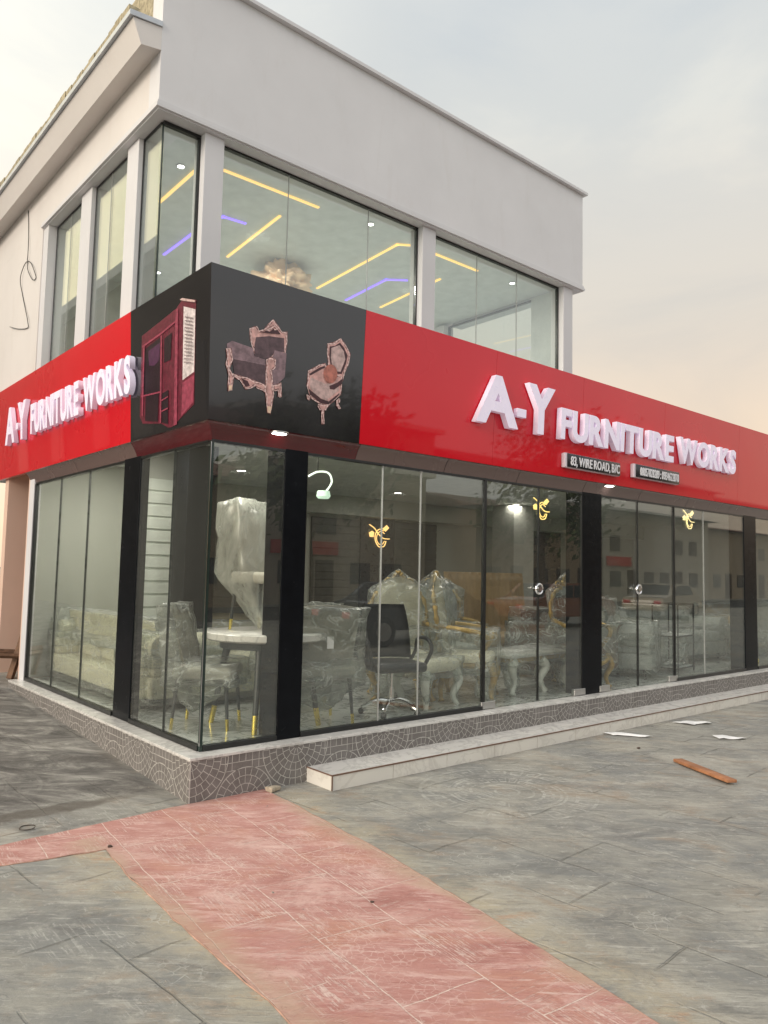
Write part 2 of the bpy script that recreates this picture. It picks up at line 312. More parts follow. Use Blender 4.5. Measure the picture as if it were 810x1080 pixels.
    c=m.mix(side,c,dk)
    # wet smear in front of the side yard and a grime band doubling as painted contact shade along plinth and step
    wx=(x+.95)*1.0; wy=(y-.22+(wob-.5)*.16)*6.5
    c=m.mix(rp((((wx*wx)+(wy*wy)).pw(.5)*-1.)+1.+(mid-.5)*.5,.35,.6,.75),c,(.085,.07,.055))
    contact_shade=rp((y*-1.)+(fine-.5)*.12,.10,.24)*-1.+1.; step_shade=(rp((y*-1.)+(fine-.5)*.12,.44,.56)*-1.+1.)*x.gt(.84)
    c=m.mix((contact_shade.mx(step_shade))*y.lt(-.1)*.55*rp(m.noise(P,6,6,.7),.35,.6),c,(.10,.09,.078))
    xr=x+(wob-.5)*.03; yr=y+(wob-.5)*.03
    rings=stamp_ring(m,xr,yr,1.88,-1.24,.66,26).mx(stamp_ring(m,xr,yr,-1.45,.95,.66,26)).mx(stamp_ring(m,xr,yr,5.9,-2.6,.66,26))
    c=m.mix(rings*rp(m.noise(m.map(P,loc=(4,9,0)),3.2,7,.75),.40,.58)*(wear*.5+.10)*(side*-.85+1.),c,(.55,.54,.49))
    m.col(c); m.link(m.ramp(mid,[(.3,.5),(.7,.85)]),m.p.inputs['Roughness'])
    m.bump(mid*.5+fine*.3-jn*1.2+rings*.6+cob*.3+s1*.5-s2*.5+s3*.4,.8,.014); return m.m
def red_mat():
    m=Mat('red_stamped_concrete'); P=m.wpos(); x,y,z=m.xyz(P)
    U=m.map(P,rot=(0,0,R(41))); A=lambda sx,sy,loc=(0,0,0): m.map(m.map(U,loc=loc),(sx,sy,1))
    rp=lambda n,a,b,v=1.: N(m.t,m.ramp(n,[(a,0.),(b,v)]))
    mid=m.noise(A(1,2.4),1.9,9,.72,.6); fine=m.noise(P,42,6,.75)
    c=m.ramp(mid,[(.30,(.35,.145,.122)),(.48,(.46,.222,.19)),(.70,(.54,.305,.262))])
    c=m.mix(rp(m.noise(A(1,1.5,(2,6,0)),1.0,7,.68,.6),.50,.64,.55),c,(.52,.26,.17))
    c=m.mix(rp(m.noise(A(1,1.5,(8,1,0)),1.4,9,.74,.6),.52,.62,.70),c,(.66,.43,.38))
    s1=m.noise(A(1.2,5),1.9,10,.8,.5); s2=m.noise(A(1.2,5,(7,3,0)),2.3,10,.8,.5); s3=m.noise(A(2.2,26,(4,4,0)),1.7,8,.78,.4); s4=m.noise(A(2.2,24,(9,1,0)),1.8,8,.75,.4)
    c=m.mix(rp(s1,.52,.60,.55),c,(.68,.45,.40)); c=m.mix(rp(s2,.54,.62,.4),c,(.36,.145,.12))
    c=m.mix(rp(s3,.57,.62,.65),c,(.74,.56,.50)); c=m.mix(rp(s4,.58,.64,.5),c,(.27,.085,.07))
    br=m.node('ShaderNodeTexBrick'); br.offset=.5; br.inputs['Scale'].default_value=1
    br.inputs['Brick Width'].default_value=.62; br.inputs['Row Height'].default_value=.40; br.inputs['Mortar Size'].default_value=.0036; br.inputs['Mortar Smooth'].default_value=.3
    wv=m.node('ShaderNodeVectorMath',operation='MULTIPLY_ADD'); nn=m.node('ShaderNodeTexNoise'); nn.inputs['Scale'].default_value=2.5; m.t.links.new(P,nn.inputs['Vector'])
    m.t.links.new(nn.outputs['Color'],wv.inputs[0]); wv.inputs[1].default_value=(.05,.05,0); m.t.links.new(m.map(P,rot=(0,0,R(-84)),loc=(.1,.05,0)),wv.inputs[2]); m.t.links.new(wv.outputs[0],br.inputs[0])
    j=N(m.t,br.outputs['Fac'])*rp(m.noise(m.map(P,loc=(1,4,0)),2.6,5,.7),.36,.48)*rp(fine,.30,.50)
    gx=x*.995-y*.104; gy=x*.104+y*.995
    par=((gx/.31).fl()*.5+(gy/.40).fl()*.5).mod(1.).gt(.2)
    cell=m.node('ShaderNodeTexWhiteNoise',noise_dimensions='2D'); cv=m.node('ShaderNodeCombineXYZ'); m.link((gx/.31).fl(),cv.inputs[0]); m.link((gy/.40).fl(),cv.inputs[1]); m.link(cv.outputs[0],cell.inputs['Vector'])
    on=N(m.t,cell.outputs['Value']).gt(.38)
    a=m.noise(m.map(m.map(P,rot=(0,0,R(6))),(95,5,1)),1,4,.75).gt(.53); b=m.noise(m.map(m.map(P,rot=(0,0,R(6))),(5,95,1)),1,4,.75).gt(.55)
    hatch=a*par+b*(par*-1.+1.)*.6
    hp=hatch*on*rp(m.noise(m.map(P,loc=(3,6,0)),4.0,7,.75),.42,.56)*rp(m.noise(P,30,5,.8),.36,.55)
    vo=m.node('ShaderNodeTexVoronoi',feature='DISTANCE_TO_EDGE'); vo.inputs['Scale'].default_value=26; m.t.links.new(P,vo.inputs['Vector'])
    cob=N(m.t,vo.outputs['Distance']).lt(.045)*rp(m.noise(m.map(P,loc=(9,4,0)),1.7,4),.55,.61)*rp(fine,.35,.55)
    c=m.mix(hp*.72,c,(.76,.60,.53)); c=m.mix(cob*.4,c,(.74,.57,.50)); c=m.mix(j*.88,c,(.78,.62,.54))
    # cement dust creeping in from the edges
    e1=((x-(y*.115+.50)).ab()).mn((x+.95).ab()+((y+.4).gt(0.)*2.))
    c=m.mix(rp((e1*-1.)+mid*.5+.30,.42,.56,.75)*y.lt(-.3),c,(.47,.33,.24))
    c=m.mix(rp(m.noise(P,20,6,.8),.60,.70,.6),c,(.24,.09,.075))
    contact_shade=(rp((y*-1.)+(fine-.5)*.10,.10,.22)*-1.+1.)*x.lt(.6)*x.gt(-.3)
    c=m.mix(contact_shade*.5,c,(.16,.09,.07))  # contact shade painted into the path colour where it meets the plinth
    m.col(c); m.rough(.72)
    m.bump(mid*.5+fine*.3+hp*.35-j*.6+s1*.6-s2*.6+s3*.4,.7,.012); return m.m
def tile_dark():
    m=Mat('plinth_tile'); P=m.wpos()
    c=m.ramp(m.noise(P,9,6,.7),[(.3,(.12,.108,.10)),(.7,(.21,.195,.185))])
    c=m.mix(m.ramp(m.noise(P,140,3,.7),[(.45,0.),(.7,.45)]),c,(.26,.24,.225))
    m.col(c); m.rough(.5); m.bump(m.noise(P,60,4),.2,.004); return m.m
def marble(name,base,vein,scale,rough,amt=.5):
    m=Mat(name); P=m.wpos()
    n=m.noise(P,scale,8,.62,1.6); n2=m.noise(P,scale*.4,4)
    c=m.mix(m.ramp((n-.5).ab(),[(0,amt),(.05,0.)]),base,vein)
    c=m.mix(m.ramp(n2,[(.4,0.),(.7,.35)]),c,tuple(x*.8 for x in base))
    m.col(c); m.rough(rough); return m.m
def plaster(name,c,stain=(.35,.30,.25),amt=.22):
    m=Mat(name); P=m.wpos()
    col=m.ramp(m.noise(P,.9,6,.6),[(.35,tuple(v*.93 for v in c)),(.65,c)])
    col=m.mix(m.ramp(m.noise(m.map(P,(1.5,1.5,.35)),2.2,8,.7,.5),[(.55,0.),(.85,amt)]),col,stain)
    m.col(col); m.rough(.75); m.bump(m.noise(P,25,6,.7)*.4+m.noise(P,2.5,3),.12,.01); return m.m
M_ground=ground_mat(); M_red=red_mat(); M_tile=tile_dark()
M_grout=mat('grout',(.50,.48,.44),.8,var=.2,scale=20)
M_cap=marble('white_marble',(.66,.645,.61),(.28,.27,.26),3.2,.25)
M_floor=marble('floor_marble',(.60,.63,.595),(.13,.14,.135),2.6,.12,.9)
M_step=marble('step_tile',(.74,.71,.64),(.42,.39,.34),2.5,.35,.35)
M_stepedge=mat('tile_edge',(.16,.09,.06),.5)
M_white=plaster('front_plaster',(.70,.70,.71),(.5,.47,.43),.30); M_side=plaster('side_plaster',(.70,.67,.64),(.50,.40,.32),.25)
M_trim=plaster('trim_paint',(.66,.66,.67),amt=.12)
M_pink=plaster('pink_plaster',(.74,.53,.42),(.45,.30,.22),.4)
M_black=mat('black_cladding',(.006,.007,.009),.22,var=.2,spec=.12)
M_frame=mat('black_frame',(.012,.013,.013),.35)
M_inwall=plaster('inner_wall',(.40,.41,.37),(.3,.3,.27),.1); M_ceil=mat('ceiling_paint',(.55,.57,.55),.7)
M_upwall=mat('upper_inner_wall',(.48,.50,.47),.7); M_upceil=mat('upper_ceiling_paint',(.56,.60,.57),.6)
M_slat=mat('dark_slat',(.075,.075,.065),.35,var=.25); M_slatw=mat('white_slat',(.62,.66,.60),.4)
M_glass=glass('shop_glass',(.94,.95,.93),1.74,.01,.03); M_upglass=glass('upper_glass',(.92,.945,.93),1.85,.02,.03)
M_joint=mat('silicone_joint',(.34,.35,.34),.3); M_jdark=mat('dark_joint',(.05,.055,.05),.3); M_edge=mat('glass_edge',(.02,.035,.03),.15)
M_chrome=mat('chrome',(.75,.75,.76),.12,1,.03); M_alu=mat('brushed_metal',(.55,.55,.54),.35,1)
M_red_s=mat('red_panel',(.64,.002,.014),.3,spec=.15,coat=.75,var=.04,scale=.6,bump=.12,bscale=1.1)
M_blk_s=mat('black_panel',(.018,.017,.019),.14,coat=.5,var=.15,scale=.8,bump=.06,bscale=1.2)
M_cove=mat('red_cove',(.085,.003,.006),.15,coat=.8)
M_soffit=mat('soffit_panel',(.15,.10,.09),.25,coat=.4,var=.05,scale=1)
M_brick=mat('bare_block',(.38,.33,.22),.9,var=.4,scale=22,bump=.8)
M_metalcap=mat('galvanised_cap',(.50,.53,.56),.45,.3)
# ================================================================ SETTING
def gz(x,y): return .05*min(max(y+.137,0),7)
g=MB()
xs=[-500,-60,-12,-2,0,20,60,500]; ys=[-500,-80,-20,-.137,6.863,60,500]
vv=[[g.bm.verts.new((a,b,gz(a,b))) for b in ys] for a in xs]
for i in range(len(xs)-1):
    for j in range(len(ys)-1): g.bm.faces.new([vv[i][j],vv[i+1][j],vv[i+1][j+1],vv[i][j+1]])
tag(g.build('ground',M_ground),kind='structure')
# red stamped path: along the plinth corner and out towards the camera
rp=[(.46,-.14),(.445,-.46),(.34,-1.63),(.11,-3.06),(.02,-3.55),(-.22,-5.2),(-.6,-9),(-1.85,-9),(-1.35,-5.2),(-.99,-2.6),(-.985,-2.0),(-.93,-.95),(-.90,-.64),(-1.42,-.545),(-2.4,-.64),(-5,-.85),(-5,-.52),(-2.4,-.34),(-1.34,-.22),(-.85,-.19),(-.14,-.141)]
pp=[]
for i,p in enumerate(rp):
    q=rp[(i+1)%len(rp)]; L=math.dist(p,q); n=max(1,int(L/.07))
    for k in range(n):
        t=k/n; X=p[0]+(q[0]-p[0])*t; Y=p[1]+(q[1]-p[1])*t
        j=noise.noise(Vector((X*7,Y*7,1)))*.016+noise.noise(Vector((X*28,Y*28,3)))*.007
        pp.append((X+j,min(Y+(j if Y<-.2 else 0),-.139),.005))
g=MB(); g.face(pp); bmesh.ops.triangulate(g.bm,faces=g.bm.faces[:])
tag(g.build('red_path',M_red),kind='structure')
# lip of cement left along the path edges
g=MB()
for a,b in ((1,6),(7,12),(12,15),(16,20)):
    line=[]
    for i in range(a,b):
        p,q=rp[i],rp[i+1]; n=max(2,int(math.dist(p,q)/.08))
        for k in range(n):
            t=k/n; X=p[0]+(q[0]-p[0])*t; Y=p[1]+(q[1]-p[1])*t
            j=noise.noise(Vector((X*7,Y*7,1)))*.016+noise.noise(Vector((X*28,Y*28,3)))*.007
            line.append((X+j,Y+j,.002))
    g.tube(line,[.003+.004*abs(noise.noise(Vector(p)*9)) for p in line],6)
tag(g.build('path_edging',mat('cement_lip',(.40,.24,.18),.9,var=.4,scale=14,bump=.5)),kind='structure')
g=MB(); g.box((-200,-24,.004),(200,-16,.006)); tag(g.build('road',mat('asphalt',(.05,.05,.05),.85,var=.3,scale=30,bump=.3)),kind='structure')
# ================================================================ SHOP BUILDING
B=empty('shop_building',(0,0,0),label='two-storey white shop with glass walls on a tiled plinth',cat='shop')
HP=.306; YL=4.35; XR=14.2; A=.137; CE=2.86; YB=5.2
# plinth body
g=MB()
g.box((-A,-A,-.1),(XR,0,HP-.02)); g.box((-A,.0,-.1),(0,YL,HP-.02))
pl=g.build('plinth',M_tile,B)
g=MB()
def cap(a,b,c,d):
    g.box((a,b,HP-.02),(c,d,HP),.002)
n=24
for i in range(n):
    a=-A+.005+i*(XR+A)/n; cap(a if i else -A-.006,-A-.006,a+(XR+A)/n-.004,.02)
for i in range(7):
    a=.02+i*(YL-.02)/7; cap(-A-.006,a+.004,.02,a+(YL-.02)/7)
g.build('plinth_capping',M_cap,pl)
# fan-laid tile grout lines, thin proud strips clipped to each 0.45 m tile panel
def fan(g,org,du,L,H,S=.87,r0=.065,dr=.057,n=5):
    """org: origin of face, du: direction along face; nrm outward"""
    du=Vector(du); nrm=Vector((du.y,-du.x,0)); W=.0044
    def seg(p,q,k=1):
        d=(q-p)
        if d.length<1e-4: return
        m=(p+q)/2
        if not(0<=m.x<=L and 0<=m.y<=H(m.x)): return
        t=d.normalized(); s=Vector((-t.y,t.x))*W*.5*k
        P=[org+du*v.x+Vector((0,0,v.y))+nrm*.0015 for v in (p-s,q-s,q+s,p+s)]
        g.face(P)
    cols=int(L/S)+2
    Ht=HP-.025
    for i in range(-1,cols*2):
        cx=i*S/2; top=i%2==0; cy=Ht if top else 0.0
        if cy==0.0: cy=-.05
        nn=n if top else n-1
        rmax=r0+dr*(nn-1)
        for k in range(nn):
            r=r0+dr*k; m=max(10,int(r*120)); 
            for a in range(m):
                t0=math.pi*a/m; t1=math.pi*(a+1)/m; sg=-1 if top else 1
                p=Vector((cx+r*math.cos(t0),cy+sg*r*math.sin(t0))); q=Vector((cx+r*math.cos(t1),cy+sg*r*math.sin(t1)))
                # stay inside the fan's own cell
                if not top and min((p-Vector((cx-S/2,Ht))).length,(p-Vector((cx+S/2,Ht))).length)<r0+dr*(n-1): continue
                seg(p,q,1.4 if k==nn-1 else 1)
            # radial setts between this ring and the one below
            rin=0.02 if k==0 else r-dr; ns=max(5,int(math.pi*r/.056))
            for a in range(ns+1):
                t=math.pi*(a+.5*(k%2))/ns; sg=-1 if top else 1
                dv=Vector((math.cos(t),sg*math.sin(t))); p=Vector((cx,cy))+dv*rin; q=Vector((cx,cy))+dv*r
                if not top and min(((p+q)/2-Vector((cx-S/2,Ht))).length,((p+q)/2-Vector((cx+S/2,Ht))).length)<r0+dr*(n-1): continue
                seg(p,q)
        # square setts filling between the fans
        for yy in (Ht*.22,Ht*.42,Ht*.62,Ht*.82):
            for k in range(8):
                x0=cx+(k-4)*.055; p=Vector((x0,yy)); q=Vector((x0+.055,yy)); mid=(p+q)/2
                if all((mid-Vector((cx+s*S/2,Ht if (i+s)%2==0 else -.05))).length>(r0+dr*((n if (i+s)%2==0 else n-1)-1)) for s in (-1,0,1)):
                    seg(p,q); seg(p,p+Vector((0,Ht*.2)))
    for i in range(cols):
        x=(i+.5)*S
        if x<L: seg(Vector((x,0)),Vector((x,Ht)),1.) if False else None
g=MB()
fan(g,Vector((-A,-A,0)),(1,0,0),9.5,lambda u:HP-.024)
fan(g,Vector((-A,YL,0)),(0,-1,0),YL+A,lambda u:HP-.024,S=.9)
# joint lines at corner and top
g.face([(-A-.0016,-A-.0016,0),(-A+.006,-A-.0016,0),(-A+.006,-A-.0016,HP-.022),(-A-.0016,-A-.0016,HP-.022)])
g.build('grout_lines',M_grout,pl,fix=False)
# interior floor, ceiling, walls
MB().box((0.001,0.001,.18),(XR,4.41,HP-.006)).box((1.3,4.4101,.18),(XR,YB,HP-.006)).build('interior_floor',M_floor,B)
MB().box((0.02,0.02,CE),(XR,4.41,CE+.12)).box((1.3,4.4101,CE),(XR,YB,CE+.12)).build('ceiling',M_ceil,B)
box_part('back_wall',(1.3,YB,.1),(XR,YB+.15,3.2),M_inwall,B); box_part('back_wall',(0.0,4.412,.1),(1.3,4.5,2.985),M_pink,B); box_part('back_wall_lining',(0.06,4.40,HP),(1.21,4.411,CE-.001),M_inwall,B)
box_part('partition_wall',(1.22,2.75,HP-.005),(1.30,4.399,CE-.001),M_inwall,B); box_part('recess_return',(1.3005,4.5,0),(1.4,5.3,2.985),M_pink,B)
box_part('side_wall',(XR,-.02,.0),(XR+.15,YB+.15,3.2),M_white,B)
# pillars
def pillar(nm,a,b,m=M_black): return box_part(nm,a,b,m,B,.006)
pillar('pillar',(.64,-.004,HP),(.86,.26,CE)); 
pillar('pillar',(-.004,1.26,HP),(.08,1.62,CE))
pillar('pillar',(4.6,-.004,HP),(4.98,.22,CE))
pillar('pillar',(8.6,-.004,HP),(9.0,.22,CE))
pillar('pillar',(12.4,-.004,HP),(12.7,.22,CE))
pillar('corner_post',(-.02,YL-.12,.26),(.06,YL+.05,CE),M_trim)
pillar('inner_column',(.80,2.0,HP),(1.13,2.32,CE))
pillar('inner_column',(7.75,3.6,HP),(8.3,4.1,CE),mat('grey_column',(.34,.34,.31),.6))
# slat panels and dark panels on the back wall
def slat_panel(x0,x1,z0,z1,y,m,nm='slat_panel'):
    g=MB(); g.box((x0,y-.012,z0),(x1,y,z1)); n=int((z1-z0)/.125)
    for i in range(n):
        a=z0+i*(z1-z0)/n; g.box((x0,y-.03,a+.012),(x1,y-.0125,a+(z1-z0)/n-.012),.003)
    g.build(nm,m,B)
slat_panel(2.55,3.55,HP,2.45,YB-.01,M_slat); slat_panel(4.55,5.55,HP,2.50,YB-.01,M_slat); slat_panel(6.35,7.4,HP,2.52,YB-.01,M_slat)
slat_panel(.64,1.14,1.05,2.55,2.69,M_slatw,'white_slat_panel'); box_part('partition_wall',(.60,2.70,HP-.005),(1.2199,2.749,CE-.001),M_inwall,B)
box_part('dark_wall_panel',(5.57,YB-.05,HP),(6.33,YB-.002,2.6),mat('dark_brown_panel',(.022,.016,.014),.3),B)
box_part('dark_wall_panel',(9.9,YB-.05,HP),(11.2,YB-.002,2.75),MM['dark_brown_panel'],B)
box_part('beam',(2.0,4.9,2.55),(XR-.01,YB-.052,CE-.002),M_inwall,B)
# ---- glazing helpers. front: plane y=0 ; left: plane x=0
GT=2.535
def glz(face,a,b,z0,z1,joints=(),rail=True,jm=None,gm=None):
    """a pane run between a and b, with butt joints"""
    cuts=[a]+list(joints)+[b]; first=None
    for p,q in zip(cuts,cuts[1:]):
        lo,hi=(p+.002,q-.002)
        if face=='f': o=MB().box((lo,.006,z0),(hi,.016,z1)).build('glass_pane',gm or M_glass,B)
        else: o=MB().box((.006,lo,z0),(.016,hi,z1)).build('glass_pane',gm or M_glass,B)
    for j in joints:
        e=(.0,.02)
        if face=='f': box_part('glass_joint',(j-.0025,e[0],z0),(j+.0025,e[1],z1),jm or M_joint,B)
        else: box_part('glass_joint',(e[0],j-.0025,z0),(e[1],j+.0025,z1),jm or M_joint,B)
    if rail:
        if face=='f': box_part('bottom_rail',(a,-.012,HP+.0015),(b,.034,HP+.04),M_frame,B,.003)
        else: box_part('bottom_rail',(-.012,a,HP+.0015),(.034,b,HP+.04),M_frame,B,.003)
z0=HP+.04
glz('l',1.64,YL-.12,z0,GT,(2.5,3.35),jm=M_jdark); box_part('side_rail',(-.01,YL-.16,z0),(.03,YL-.121,GT),M_frame,B)
glz('l',.02,1.26,z0,GT,(.62,),jm=M_jdark); 
glz('f',.02,.64,z0,GT)
box_part('corner_joint',(-.004,-.004,HP+.002),(.019,.019,GT),M_edge,B)
box_part('corner_bead',(-.007,-.007,z0),(-.0045,-.0045+.008,GT),M_chrome,B)
glz('f',.86,2.97,z0,GT,(1.66,2.12)); box_part('side_rail',(2.97,-.008,HP+.0015),(3.0,.03,GT),M_frame,B)
glz('f',6.62,8.6,z0,GT,(7.4,)); box_part('side_rail',(6.60,-.008,HP+.0015),(6.62,.03,GT),M_frame,B)
glz('f',9.0,12.4,z0,GT,(10.1,11.2)); glz('f',12.7,XR,z0,GT)
def door(a,b,hinge):
    d=MB().box((a+.004,.004,HP+.012),(b-.004,.016,GT)).build('glass_door',M_glass,B)
    box_part('door_edge',(b-.006,-.002,HP+.012),(b+.006,.022,GT),M_frame,d)
    h=a+.05 if hinge<0 else b-.05
    box_part('patch_fitting',(h-.1,-.012,HP+.008),(h+.1,.032,HP+.075),M_alu,d,.003)
    if hinge<0:
        k=b-.03; g=MB(); g.tube([(k+.05*math.cos(t),-.03,1.47+.05*math.sin(t)) for t in [i*math.pi/12 for i in range(24)]],.013,8,True); g.tube([(k,-.045,1.47),(k,.004,1.47)],[.03,.02],14)
        g.build('handle',M_chrome,d,True)
door(3.0,3.83,-1); door(3.84,4.6,1); door(4.98,5.75,-1); door(5.76,6.60,1)
# canopy soffit (slopes from sign down to the glass head) : red cove round the corner then plain panels
g=MB(); s0=.075
def sof(g,pts): g.face(pts)
prof=[(.0,0),(.25,-.35),(.6,-.75),(1.,-1.)]
def cove(g,x0,x1,y1,zt=2.678,zb=GT):
    """front run x0..x1 and left run to y1"""
    P=[]
    for i in range(9):
        t=i/8; off=-.085+.085*t; z=zt-(zt-zb)*(t**1.7); P.append((off,z))
    for (o0,za),(o1,zb_) in zip(P,P[1:]):
        if x1>x0: g.face([(max(x0,o0) if x0<=0 else x0,o0,za),(x1,o0,za),(x1,o1,zb_),(o1 if x0<=0 else x0,o1,zb_)])
    return P
P_=[]
for i in range(9):
    t=i/8; P_.append((-.082+.088*t,2.676-(2.676-GT)*(t**1.6)))
def cove_run(nm,m,x0,x1,y0,y1,front):
    g=MB()
    for (o0,za),(o1,zb_) in zip(P_,P_[1:]):
        if front:
            a0=o0 if x0==0 else x0; a1=o1 if x0==0 else x0
            g.face([(a0,o0,za),(x1,o0,za),(x1,o1,zb_),(a1,o1,zb_)])
        else:
            a0=o0 if y0==0 else y0; a1=o1 if y0==0 else y0
            g.face([(o0,a0,za),(o0,y1,za),(o1,y1,zb_),(o1,a1,zb_)])
    g.build(nm,m,B,True)
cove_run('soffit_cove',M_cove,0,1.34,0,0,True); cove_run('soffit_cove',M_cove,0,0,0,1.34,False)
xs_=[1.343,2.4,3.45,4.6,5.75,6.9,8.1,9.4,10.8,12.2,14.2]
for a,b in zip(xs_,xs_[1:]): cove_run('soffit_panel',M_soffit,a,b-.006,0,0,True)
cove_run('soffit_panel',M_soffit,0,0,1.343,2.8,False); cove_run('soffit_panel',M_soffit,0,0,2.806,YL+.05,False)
g=MB(); g.box((.0,-.002,GT),(XR,.05,GT+.33)); g.box((-.002,.051,GT),(.05,YL+.03,GT+.33)); g.build('glass_head',M_frame,B)
# low roof over the shop front, behind the sign
box_part('canopy_roof',(0.05,.02,3.0),(XR,.9,3.12),M_trim,B); box_part('canopy_roof',(.02,.9,3.0),(.4,YL,3.12),M_trim,B)
box_part('roof_slab',(.06,.9,2.99),(6.0,9,3.14),M_trim,B)
box_part('flat_roof',(6.0,.9,2.99),(XR,YB,3.14),M_trim,B)
# recess wall behind the side passage
box_part('recess_wall',(-.02,5.3,0),(1.3,5.45,2.985),M_pink,B)
# ---------------- upper storey, drawn in units of 1.1 m with its own datum
UF=lambda p: Vector((1.1*p[0]+.2625,1.1*p[1]+.5031,1.1*p[2]-.16))
MB.frame=UF
XU,YU,XE=-.279,.584,5.445; ZL=5.263; ZR=6.53
def up(nm,a,b,m,bev=0): return box_part(nm,a,b,m,B,bev)
up('upper_front_wall',(XU,YU,ZL+.06),(XE,YU+.2,ZR),M_white)
up('upper_side_wall',(XU,YU+.2005,ZL+.06),(XU+.2,9.5,6.1),M_side)
up('upper_side_wall',(XU,3.52,3.0),(XU+.2,9.5,ZL+.059),M_side)
up('upper_rear_wall',(XU+.2,9.3,3.14),(XE,9.5,6.1),M_side)
# lintel trim: two stepped lips
for dz,o in ((0,.022),(.03,.012)):
    g=MB(); g.box((XU-o,YU-o,ZL+dz),(XE+o,YU+.16,ZL+dz+.03-.001)); g.box((XU-o,YU+.1605,ZL+dz),(XU+.16,3.54,ZL+dz+.03-.001)); g.box((XE-.16,YU+.1605,ZL+dz),(XE+o,2.75,ZL+dz+.03-.001))
    g.build('lintel_trim',M_trim,B)
up('lintel_soffit',(XU,YU+.0,ZL-.0),(XE,YU+.3,ZL+.0-.012),M_trim)
up('lintel_soffit',(XU,YU+.301,ZL-.0),(XU+.3,3.52,ZL-.012),M_trim)
ZL2=ZL-.013
GY=.72; GX=-.175
for a,b in ((.155,.335),(2.665,2.855),(5.10,5.29)):
    up('window_pillar',(a,.625,3.05),(b,.82,ZL2),M_trim,.004)
for a,b in ((1.09,1.33),(2.2,2.48)):
    up('window_pillar',(XU+.055,a,3.05),(XU+.24,b,ZL2),M_trim,.004)
up('window_jamb',(XU+.01,3.36,3.05),(XU+.24,3.52,ZL2),M_trim)
# frames and panes upstairs
def uwin(face,a,b,joints=()):
    f=MB(); zb=3.15; zt=ZL2-.002; w=.016
    def bx(p,q,r,s):
        if face=='f': f.box((p,GY-.02,r),(q,GY+.02,s))
        elif face=='l': f.box((GX-.007,p,r),(GX+.007,q,s))
        else: f.box((5.2,p,r),(5.24,q,s))
    bx(a,a+w,zb,zt); bx(b-w,b,zb,zt); bx(a+w,b-w,zt-w,zt); bx(a+w,b-w,zb,zb+w)
    fr=f.build('window_frame',M_frame,B)
    cuts=[a+w]+list(joints)+[b-w]
    for p,q in zip(cuts,cuts[1:]):
        if face=='f': box_part('pane',(p+.001,GY-.005,zb+w),(q-.001,GY+.005,zt-w),M_upglass,fr)
        elif face=='l': box_part('pane',(GX-.005,p+.001,zb+w),(GX+.005,q-.001,zt-w),M_upglass,fr)
        else: box_part('pane',(5.215,p+.001,zb+w),(5.225,q-.001,zt-w),M_upglass,fr)
    for j in joints:
        if face=='f': box_part('pane_joint',(j-.002,GY-.006,zb+w),(j+.003,GY+.007,zt-w),M_joint,fr)
        elif face=='l': box_part('pane_joint',(GX-.007,j-.003,zb+w),(GX+.007,j+.003,zt-w),M_joint,fr)
uwin('f',.335,2.665,(1.05,2.0)); uwin('f',2.855,5.10,(3.6,4.3))
# wrap-round corner window
fr=MB().box((GX,GY-.02,ZL2-.03),(.155,GY+.02,ZL2-.002)).box((GX-.008,GY+.021,ZL2-.02),(GX+.008,1.09,ZL2-.002)).box((.139,GY-.02,3.15),(.155,GY+.02,ZL2-.031)).box((GX-.008,1.074,3.15),(GX+.008,1.09,ZL2-.021)).build('window_frame',M_frame,B)
box_part('pane',(GX+.012,GY-.005,3.15),(.139,GY+.005,ZL2-.03),M_upglass,fr); box_part('pane',(GX-.005,GY+.012,3.15),(GX+.005,1.062,ZL2-.03),M_upglass,fr)
box_part('pane_joint',(GX-.006,GY-.006,3.15),(GX+.006,GY+.006,ZL2-.03),M_edge,fr)
uwin('l',1.33,2.2,(1.8,)); uwin('l',2.48,3.36,(2.9,))
# right-hand end: glazed return, then wall with its own window
uwin('r',1.17,2.75,(1.7,)); up('inner_blind_wall',(5.14,.83,3.2),(5.19,1.168,5.24),M_upwall)
up('end_pillar',(5.1,2.75,3.14),(5.3,2.95,ZL2),M_trim)
box_part('upper_end_wall',(5.25,YU+.2005,ZL+.06),(XE,9.3,6.1),M_side,B); box_part('upper_end_wall',(5.25,2.951,3.14),(XE-.05,9.3,ZL+.059),M_side,B)
# inside upstairs
up('upper_floor',(0.05,.85,3.141),(5.2,9.2,3.2),M_floor); up('upper_ceiling',(XU+.2,YU+.3,5.30),(5.25,9.3,5.40),M_upceil)
up('upper_back_wall',(XU+.2,4.6,3.2),(5.19,4.7,5.299),M_upwall)
def strip(pts,c,nm='led_strip'):
    g=MB()
    for (x0,y0),(x1,y1) in zip(pts,pts[1:]):
        d=Vector((x1-x0,y1-y0)).normalized(); s=Vector((-d.y,d.x))*.015; e=d*.02
        a=Vector((x0,y0))-e; b=Vector((x1,y1))+e
        g.prism([(a.x-s.x,a.y-s.y,5.285),(b.x-s.x,b.y-s.y,5.285),(b.x+s.x,b.y+s.y,5.285),(a.x+s.x,a.y+s.y,5.285)],(0,0,.012))
    g.build(nm,c,B)
EY=emis('amber_led',(1.,.62,.16),.95); EP=emis('violet_led',(.30,.18,1.),1.1)
strip([(.43,2.12),(.41,1.21)],EY); strip([(.62,1.14),(1.66,1.13)],EY); strip([(1.6,2.85),(1.49,1.57)],EY)
strip([(2.96,2.93),(2.84,1.23),(3.0,1.12),(4.03,1.12)],EY); strip([(4.02,2.9),(3.9,1.63)],EY); 
strip([(1.02,3.32),(1.0,2.2),(1.06,1.98),(1.3,1.96)],EP); strip([(3.5,3.02),(3.42,2.1),(3.62,1.94)],EP)
MB.frame=None
E1=emis('lamp_white',(1,.98,.92),7.)
